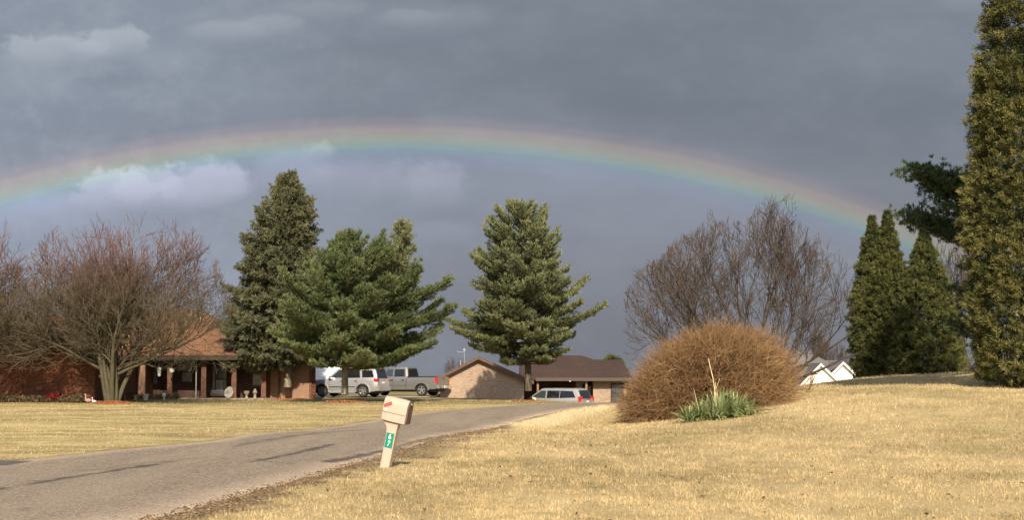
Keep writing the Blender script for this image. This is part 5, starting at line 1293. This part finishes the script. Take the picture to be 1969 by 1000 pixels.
# silver SUV: rear at -x
Wd = 1.9; hw = .95
suv = dict(L=4.85, W=Wd, paint=silver, wr=.39, wheels=(1.45, -1.4), spokes=6,
    low=[(2.42, .48, .80, .70), (2.34, .36, .98, .80), (2.1, .32, 1.06, .91), (1.45, .32, 1.13, .95), (.95, .32, 1.17, .95), (.0, .32, 1.17, .95), (-1.2, .32, 1.19, .95), (-2.0, .34, 1.20, .94), (-2.3, .38, 1.18, .91), (-2.4, .46, 1.10, .86)],
    gh=dict(zb=1.13, zt=1.83, hb=.90, ht=.74, x=(1.12, .38, -2.16, -2.37),
        side=[([(.86, 1.22), (.30, 1.70), (-.14, 1.70), (-.14, 1.20)], cglass, 'front_side_window'), ([(-.24, 1.20), (-.24, 1.70), (-1.12, 1.70), (-1.20, 1.21)], tglass, 'rear_side_window'), ([(-1.34, 1.22), (-1.28, 1.69), (-2.0, 1.67), (-2.14, 1.24)], tglass, 'quarter_window')]),
    bits=bothsides('tail_light', redlens, (-2.40, .62, .98, -2.16, .935, 1.17), .03) +
        bothsides('headlight', clearlens, (2.2, .52, .78, 2.41, .82, .93), .03) +
        bothsides('mirror', silver, (.72, .93, 1.17, .90, 1.13, 1.34), .04) + bothsides('roof_rail', chrome, (-1.8, .60, 1.855, .0, .64, 1.895), .01) +
        bothsides('door_handle', trim_m, (.0, .945, .98, .16, .975, 1.02), .008) + bothsides('door_handle', trim_m, (-.98, .945, .99, -.82, .975, 1.03), .008) +
        bothsides('door_moulding', chrome, (-.9, .952, .62, .95, .963, .66), .004) + bothsides('running_board', silver, (-.9, .86, .26, .92, .985, .34), .02) +
        bothsides('door_seam', trim_m, (-.19, .949, .42, -.175, .954, 1.13)) + bothsides('door_seam', trim_m, (.92, .94, .42, .935, .953, 1.10)) + bothsides('door_seam', trim_m, (-1.0, .949, .8, -.985, .953, 1.13)) +
        [('rear_bumper', silver, [(-2.50, -.90, .40, -2.22, .90, .68)], .06), ('front_bumper', silver, [(2.2, -.86, .36, 2.50, .86, .62)], .07), ('licence_plate', plate_m, [(-2.432, -.16, .84, -2.41, .16, .99)], .004),
         ('chrome_handle', chrome, [(-2.43, -.3, 1.03, -2.40, .3, 1.075)], .008), ('rear_spoiler', silver, [(-2.36, -.66, 1.80, -2.0, .66, 1.865)], .02), ('brake_lamp', redlens, [(-2.37, -.2, 1.80, -2.355, .2, 1.83)], 0), ('under_tray', trim_m, [(-2.1, -.6, .22, 2.1, .6, .315)], 0), ('grille', trim_m, [(2.35, -.45, .66, 2.44, .45, .86)], .01)])
HEAD = R(180 + 19)                             # fronts point left and a little away from the camera... rear corner towards it
def place(px, Y): x = X_(px, Y); return (x, Y, zg(x, Y) + .03)
car('silver_suv', 'silver suv parked nearest the garage, seen behind the broad pine', 'suv', place(672, 99.5), R(180 - 20), suv)

# pickup with extended crew cab
pk = dict(L=5.8, W=1.98, paint=pewter, wr=.40, wheels=(1.85, -1.75), spokes=5,
    low=[(2.86, .55, .86, .76), (2.78, .45, 1.08, .88), (2.5, .42, 1.14, .96), (1.5, .42, 1.22, .99), (1.2, .42, 1.25, .99), (-.6, .42, 1.25, .99), (-.64, .42, 1.25, .99), (-2.7, .46, 1.27, .985), (-2.84, .55, 1.26, .97)],
    gh=dict(zb=1.2, zt=1.92, hb=.94, ht=.76, x=(1.42, .72, -.62, -.74),
        side=[([(1.2, 1.29), (.70, 1.77), (.36, 1.77), (.36, 1.27)], cglass, 'front_side_window'), ([(.26, 1.27), (.26, 1.77), (-.45, 1.77), (-.52, 1.28)], tglass, 'rear_side_window')]),
    bits=bothsides('tail_light', redlens, (-2.875, .80, .88, -2.72, .985, 1.24), .02) + bothsides('headlight', clearlens, (2.7, .55, .85, 2.86, .88, 1.04), .02) +
        bothsides('mirror', trim_m, (1.0, .98, 1.25, 1.16, 1.22, 1.48), .03) + bothsides('door_handle', trim_m, (.32, .985, 1.02, .52, 1.012, 1.08), .008) + bothsides('door_handle', trim_m, (-.5, .985, 1.02, -.30, 1.012, 1.08), .008) +
        bothsides('door_moulding', pewter, (-.6, .99, .72, 1.35, 1.004, .77), .004) + bothsides('door_seam', trim_m, (.30, .988, .5, .315, .994, 1.22)) + bothsides('door_seam', trim_m, (-.66, .988, .48, -.63, .994, 1.24)) +
        bothsides('bed_rail', trim_m, (-2.80, .88, 1.262, -.70, .97, 1.30), .01) +
        [('tailgate', pewter, [(-2.90, -.80, .70, -2.82, .80, 1.27)], .02), ('tailgate_handle', trim_m, [(-2.915, -.1, 1.12, -2.895, .1, 1.2)], .005), ('rear_bumper', chrome, [(-3.04, -.95, .52, -2.84, .95, .70)], .03),
         ('licence_plate', plate_m, [(-3.055, -.15, .55, -3.03, .15, .68)], 0), ('tow_hitch', trim_m, [(-3.16, -.06, .40, -2.85, .06, .48)], .01), ('bed_floor', trim_m, [(-2.80, -.86, 1.255, -.68, .86, 1.268)], 0), ('chassis', trim_m, [(-2.7, -.55, .28, 2.6, .55, .43)], 0), ('front_bumper', chrome, [(2.72, -.92, .45, 2.95, .92, .68)], .04), ('grille', trim_m, [(2.8, -.5, .74, 2.88, .5, 1.0)], .01)])
car('pickup_truck', 'pewter crew cab pickup truck parked with its tailgate beside the tan house', 'pickup truck', place(777, 104), R(180 - 22), pk)

# minivan on the lower drive
mv = dict(L=5.0, W=1.92, paint=champagne, wr=.33, wheels=(1.5, -1.5), spokes=7, flare=False,
    low=[(2.48, .45, .68, .66), (2.38, .32, .84, .80), (2.0, .28, .96, .92), (1.4, .26, 1.04, .96), (0, .26, 1.06, .96), (-1.8, .28, 1.08, .96), (-2.3, .34, 1.08, .93), (-2.44, .46, 1.02, .88)],
    gh=dict(zb=1.02, zt=1.72, hb=.92, ht=.74, x=(1.75, .72, -2.05, -2.38),
        side=[([(1.42, 1.12), (.66, 1.58), (.30, 1.59), (.30, 1.09)], cglass, 'front_side_window'), ([(.20, 1.09), (.20, 1.60), (-.75, 1.60), (-.75, 1.10)], tglass, 'middle_side_window'), ([(-.79, 1.10), (-.79, 1.60), (-1.72, 1.57), (-1.98, 1.14)], tglass, 'quarter_window')]),
    bits=bothsides('tail_light', redlens, (-2.43, .68, .74, -2.22, .955, 1.22), .02) + bothsides('headlight', clearlens, (2.25, .5, .66, 2.46, .8, .8), .02) + bothsides('mirror', champagne, (1.15, .93, 1.06, 1.33, 1.12, 1.2), .03) +
        bothsides('door_handle', champagne, (.3, .955, .9, .46, .98, .94), .008) + bothsides('door_handle', champagne, (-.0, .955, .9, .16, .98, .94), .008) + bothsides('door_seam', trim_m, (.24, .958, .4, .252, .963, 1.04)) + bothsides('slide_rail', trim_m, (-1.9, .957, .84, -.75, .963, .856)) +
        [('rear_bumper', champagne, [(-2.52, -.9, .34, -2.3, .9, .60)], .05), ('front_bumper', champagne, [(2.2, -.84, .30, 2.54, .84, .55)], .06), ('licence_plate', plate_m, [(-2.46, -.16, .80, -2.43, .16, .95)], 0), ('garnish', redlens, [(-2.45, -.3, .98, -2.42, .3, 1.03)], .005), ('under_tray', trim_m, [(-2.1, -.6, .18, 2.1, .6, .27)], 0), ('roof_rail', chrome, [(-1.7, .60, 1.74, .2, .63, 1.775)], .01), ('roof_rail', chrome, [(-1.7, -.63, 1.74, .2, -.60, 1.775)], .01)])
x = X_(1068, 106); car('minivan', 'pale silver minivan half hidden by the lawn crest in front of the tan house', 'minivan', (x, 106, zg(x, 106) + .05), R(180 - 30), mv)

# white van behind the SUV
wv_ = dict(L=5.3, W=2.0, paint=van_white, wr=.36, wheels=(1.75, -1.6), spokes=5, flare=False,
    low=[(2.62, .5, .86, .74), (2.52, .38, 1.05, .88), (2.1, .34, 1.22, .98), (1.6, .34, 1.35, 1.0), (.8, .34, 1.35, 1.0), (-2.3, .36, 1.35, 1.0), (-2.6, .42, 1.34, .97)],
    gh=dict(zb=1.3, zt=2.1, hb=.97, ht=.85, x=(1.95, 1.15, -2.5, -2.6), side=[([(1.7, 1.38), (1.12, 1.94), (.6, 1.94), (.6, 1.38)], cglass, 'front_side_window')]),
    bits=bothsides('tail_light', redlens, (-2.63, .85, .9, -2.52, 1.0, 1.3), .02) + bothsides('headlight', clearlens, (2.4, .5, .84, 2.6, .85, 1.02), .02) + bothsides('mirror', trim_m, (1.35, .98, 1.35, 1.5, 1.22, 1.6), .03) +
        [('rear_bumper', trim_m, [(-2.74, -.95, .4, -2.55, .95, .58)], .03), ('front_bumper', trim_m, [(2.4, -.9, .36, 2.72, .9, .6)], .04), ('side_seam', trim_m, [(.5, .998, .5, .512, 1.003, 1.9)], 0)])
car('white_van', 'white van mostly hidden behind the silver suv by the garage corner', 'van', place(612, 104.6), R(180 - 6), wv_)

# ================================================================ mailbox
beige = mat('beige_plastic', (.40, .318, .25), .55, spec=.3, var=.06, vscale=6, bump=.08, bscale=60)
beige_d = mat('dark_brown_plastic', (.13, .085, .055), .6)  # even dark brown for the seam strips and floor plate
bx_, by_ = at(741.5, 897, 26.8).x, 26.8
mbx = empty('mailbox', (bx_, by_, zg(bx_, by_) + .0)); mbx.rotation_euler = (R(2), R(12), R(-14)); mbx.scale = (.82, .9, 1.05); tag(mbx, 'beige plastic mailbox leaning on its post at the road edge, number 67', 'mailbox')
# post: square tube widening into a bracket under the box (profile in x-z)
m_ = MB(); pz = .76
m_.prism([(-.095, -.12), (.095, -.12), (.105, pz - .10), (.12, pz), (-.215, pz), (-.20, pz - .035), (-.15, pz - .06), (-.115, pz - .12), (-.10, pz - .2)], 'y', -.08, .08)
m_.bevel(.012, 2); m_.build('post', beige, mbx, True)
m_ = MB(); m_.prism([(-.060, 0), (.07, 0), (.078, pz - .08), (-.06, pz - .2)], 'y', -.084, -.0805); m_.build('post_panel', mat('beige_plastic_light', (.43, .345, .27), .5, spec=.3), mbx)
# box: arched section (y-z) swept along x, ends slightly raised
m_ = MB(); bz = pz + .003; n = 10
def sec(hw_, h_, top): 
    P = [(-hw_, 0), (-hw_, h_)]
    for i in range(1, n): a_ = math.pi * i / n; P.append((-hw_ * math.cos(a_), h_ + top * math.sin(a_)))
    return P + [(hw_, h_), (hw_, 0)]
st_ = [(-.265, .118, .24, .11, .035), (-.255, .128, .255, .118, .012), (-.1, .13, .27, .12, 0), (.16, .13, .27, .12, 0), (.255, .13, .262, .118, 0), (.262, .124, .25, .112, .005)]
rings = [[m_.bm.verts.new((x, y, bz + lo + z * (1 if z else 1))) for y, z in sec(hw_, h_, tp)] for x, hw_, h_, tp, lo in st_]
k = len(rings[0])
for a_, b_ in zip(rings, rings[1:]):
    for i in range(k): m_.bm.faces.new((a_[i], a_[(i + 1) % k], b_[(i + 1) % k], b_[i]))
m_.bm.faces.new(rings[0]); m_.bm.faces.new(rings[-1][::-1]); m_.build('box', beige, mbx, True)
m_ = MB(); m_.box(-.262, -.1345, bz + .135, .25, -.1285, bz + .142); m_.box(-.262, .1285, bz + .135, .25, .1345, bz + .142); m_.build('seam', beige_d, mbx)
MB().box(-.225, -.115, bz - .012, .235, .115, bz - .001).build('floor_plate', beige_d, mbx)
m_ = MB(); rings = [[m_.bm.verts.new((x, y, bz + z)) for y, z in sec(hw_, .262, .118)] for x, hw_ in ((.264, .138), (.296, .132))]
for a_, b_ in zip(rings, rings[1:]):
    for i in range(k): m_.bm.faces.new((a_[i], a_[(i + 1) % k], b_[(i + 1) % k], b_[i]))
m_.bm.faces.new(rings[0]); m_.bm.faces.new(rings[-1][::-1]); d_ = m_.build('door', mat('shaded_end_plastic', (.10, .065, .045), .6, var=.3, vscale=9), mbx)  # door colour darkened to carry the shade of the end face
MB().ball((.303, -.02, bz + .33), .022).build('handle', chrome, d_, True)
# red sticker with worn letters, pale scuff
m_ = MB(); M = Matrix.Translation((-.155, -.1315, bz + .285)) @ Matrix.Rotation(R(26), 4, 'Y')
M = Matrix.Translation((-.165, 0, bz + .262)) @ Matrix.Rotation(R(-24), 4, 'Y')
m_.prism([(-.085, -.015), (-.078, -.028), (.075, -.028), (.088, -.012), (.085, .018), (.07, .030), (-.072, .028), (-.086, .014)], 'y', -.1338, -.1302, M)
stk_ = m_.build('red_sticker', mat('red_sticker', (.62, .035, .04), .5), mbx)
m_ = MB(); rr = random.Random(2)
for i in range(7):
    x = -.06 + i * .02; m_.box(x, -.1350, -.012, x + .004, -.1339, .012, M); m_.box(x, -.1350, rr.choice((-.012, 0, .008)), x + .012, -.1339, rr.choice((-.012, 0, .008)) + .004, M)
m_.build('worn_lettering', mat('pinkish_print', (.70, .18, .17), .5), stk_)
m_ = MB(); M2 = Matrix.Translation((-.19, 0, bz + .182)); m_.prism([(-.04, -.008), (-.02, -.018), (.02, -.014), (.04, .0), (.03, .014), (-.02, .017)], 'y', -.1335, -.1300, M2); m_.build('pale_scuff', mat('pale_scuff', (.66, .62, .50), .6), mbx)
# number sign
green = mat('green_sign', (.004, .20, .12), .45)
m_ = MB(); m_.box(-.085, -.094, .335, .078, -.0845, .575); m_.bevel(.008, 2); sg_ = m_.build('number_sign', green, mbx)
def digit(ch, x, z, size):
    cu_ = bpy.data.curves.new('t', 'FONT'); cu_.body = ch; cu_.size = size; cu_.align_x = 'CENTER'; cu_.align_y = 'CENTER'; cu_.extrude = .002; cu_.offset = .0006
    o_ = bpy.data.objects.new('t', cu_); col.objects.link(o_); bpy.context.view_layer.update()
    me = bpy.data.meshes.new_from_object(o_.evaluated_get(bpy.context.evaluated_depsgraph_get())); bpy.data.objects.remove(o_)
    me.transform(Matrix.Translation((x, -.0965, z)) @ Matrix.Rotation(math.pi / 2, 4, 'X')); me.materials.clear()
    return link_mesh('digit', me, mat('white_digit', (.8, .82, .8), .4), sg_)
digit('6', -.003, .512, .125); digit('7', -.003, .398, .125)
print('done')
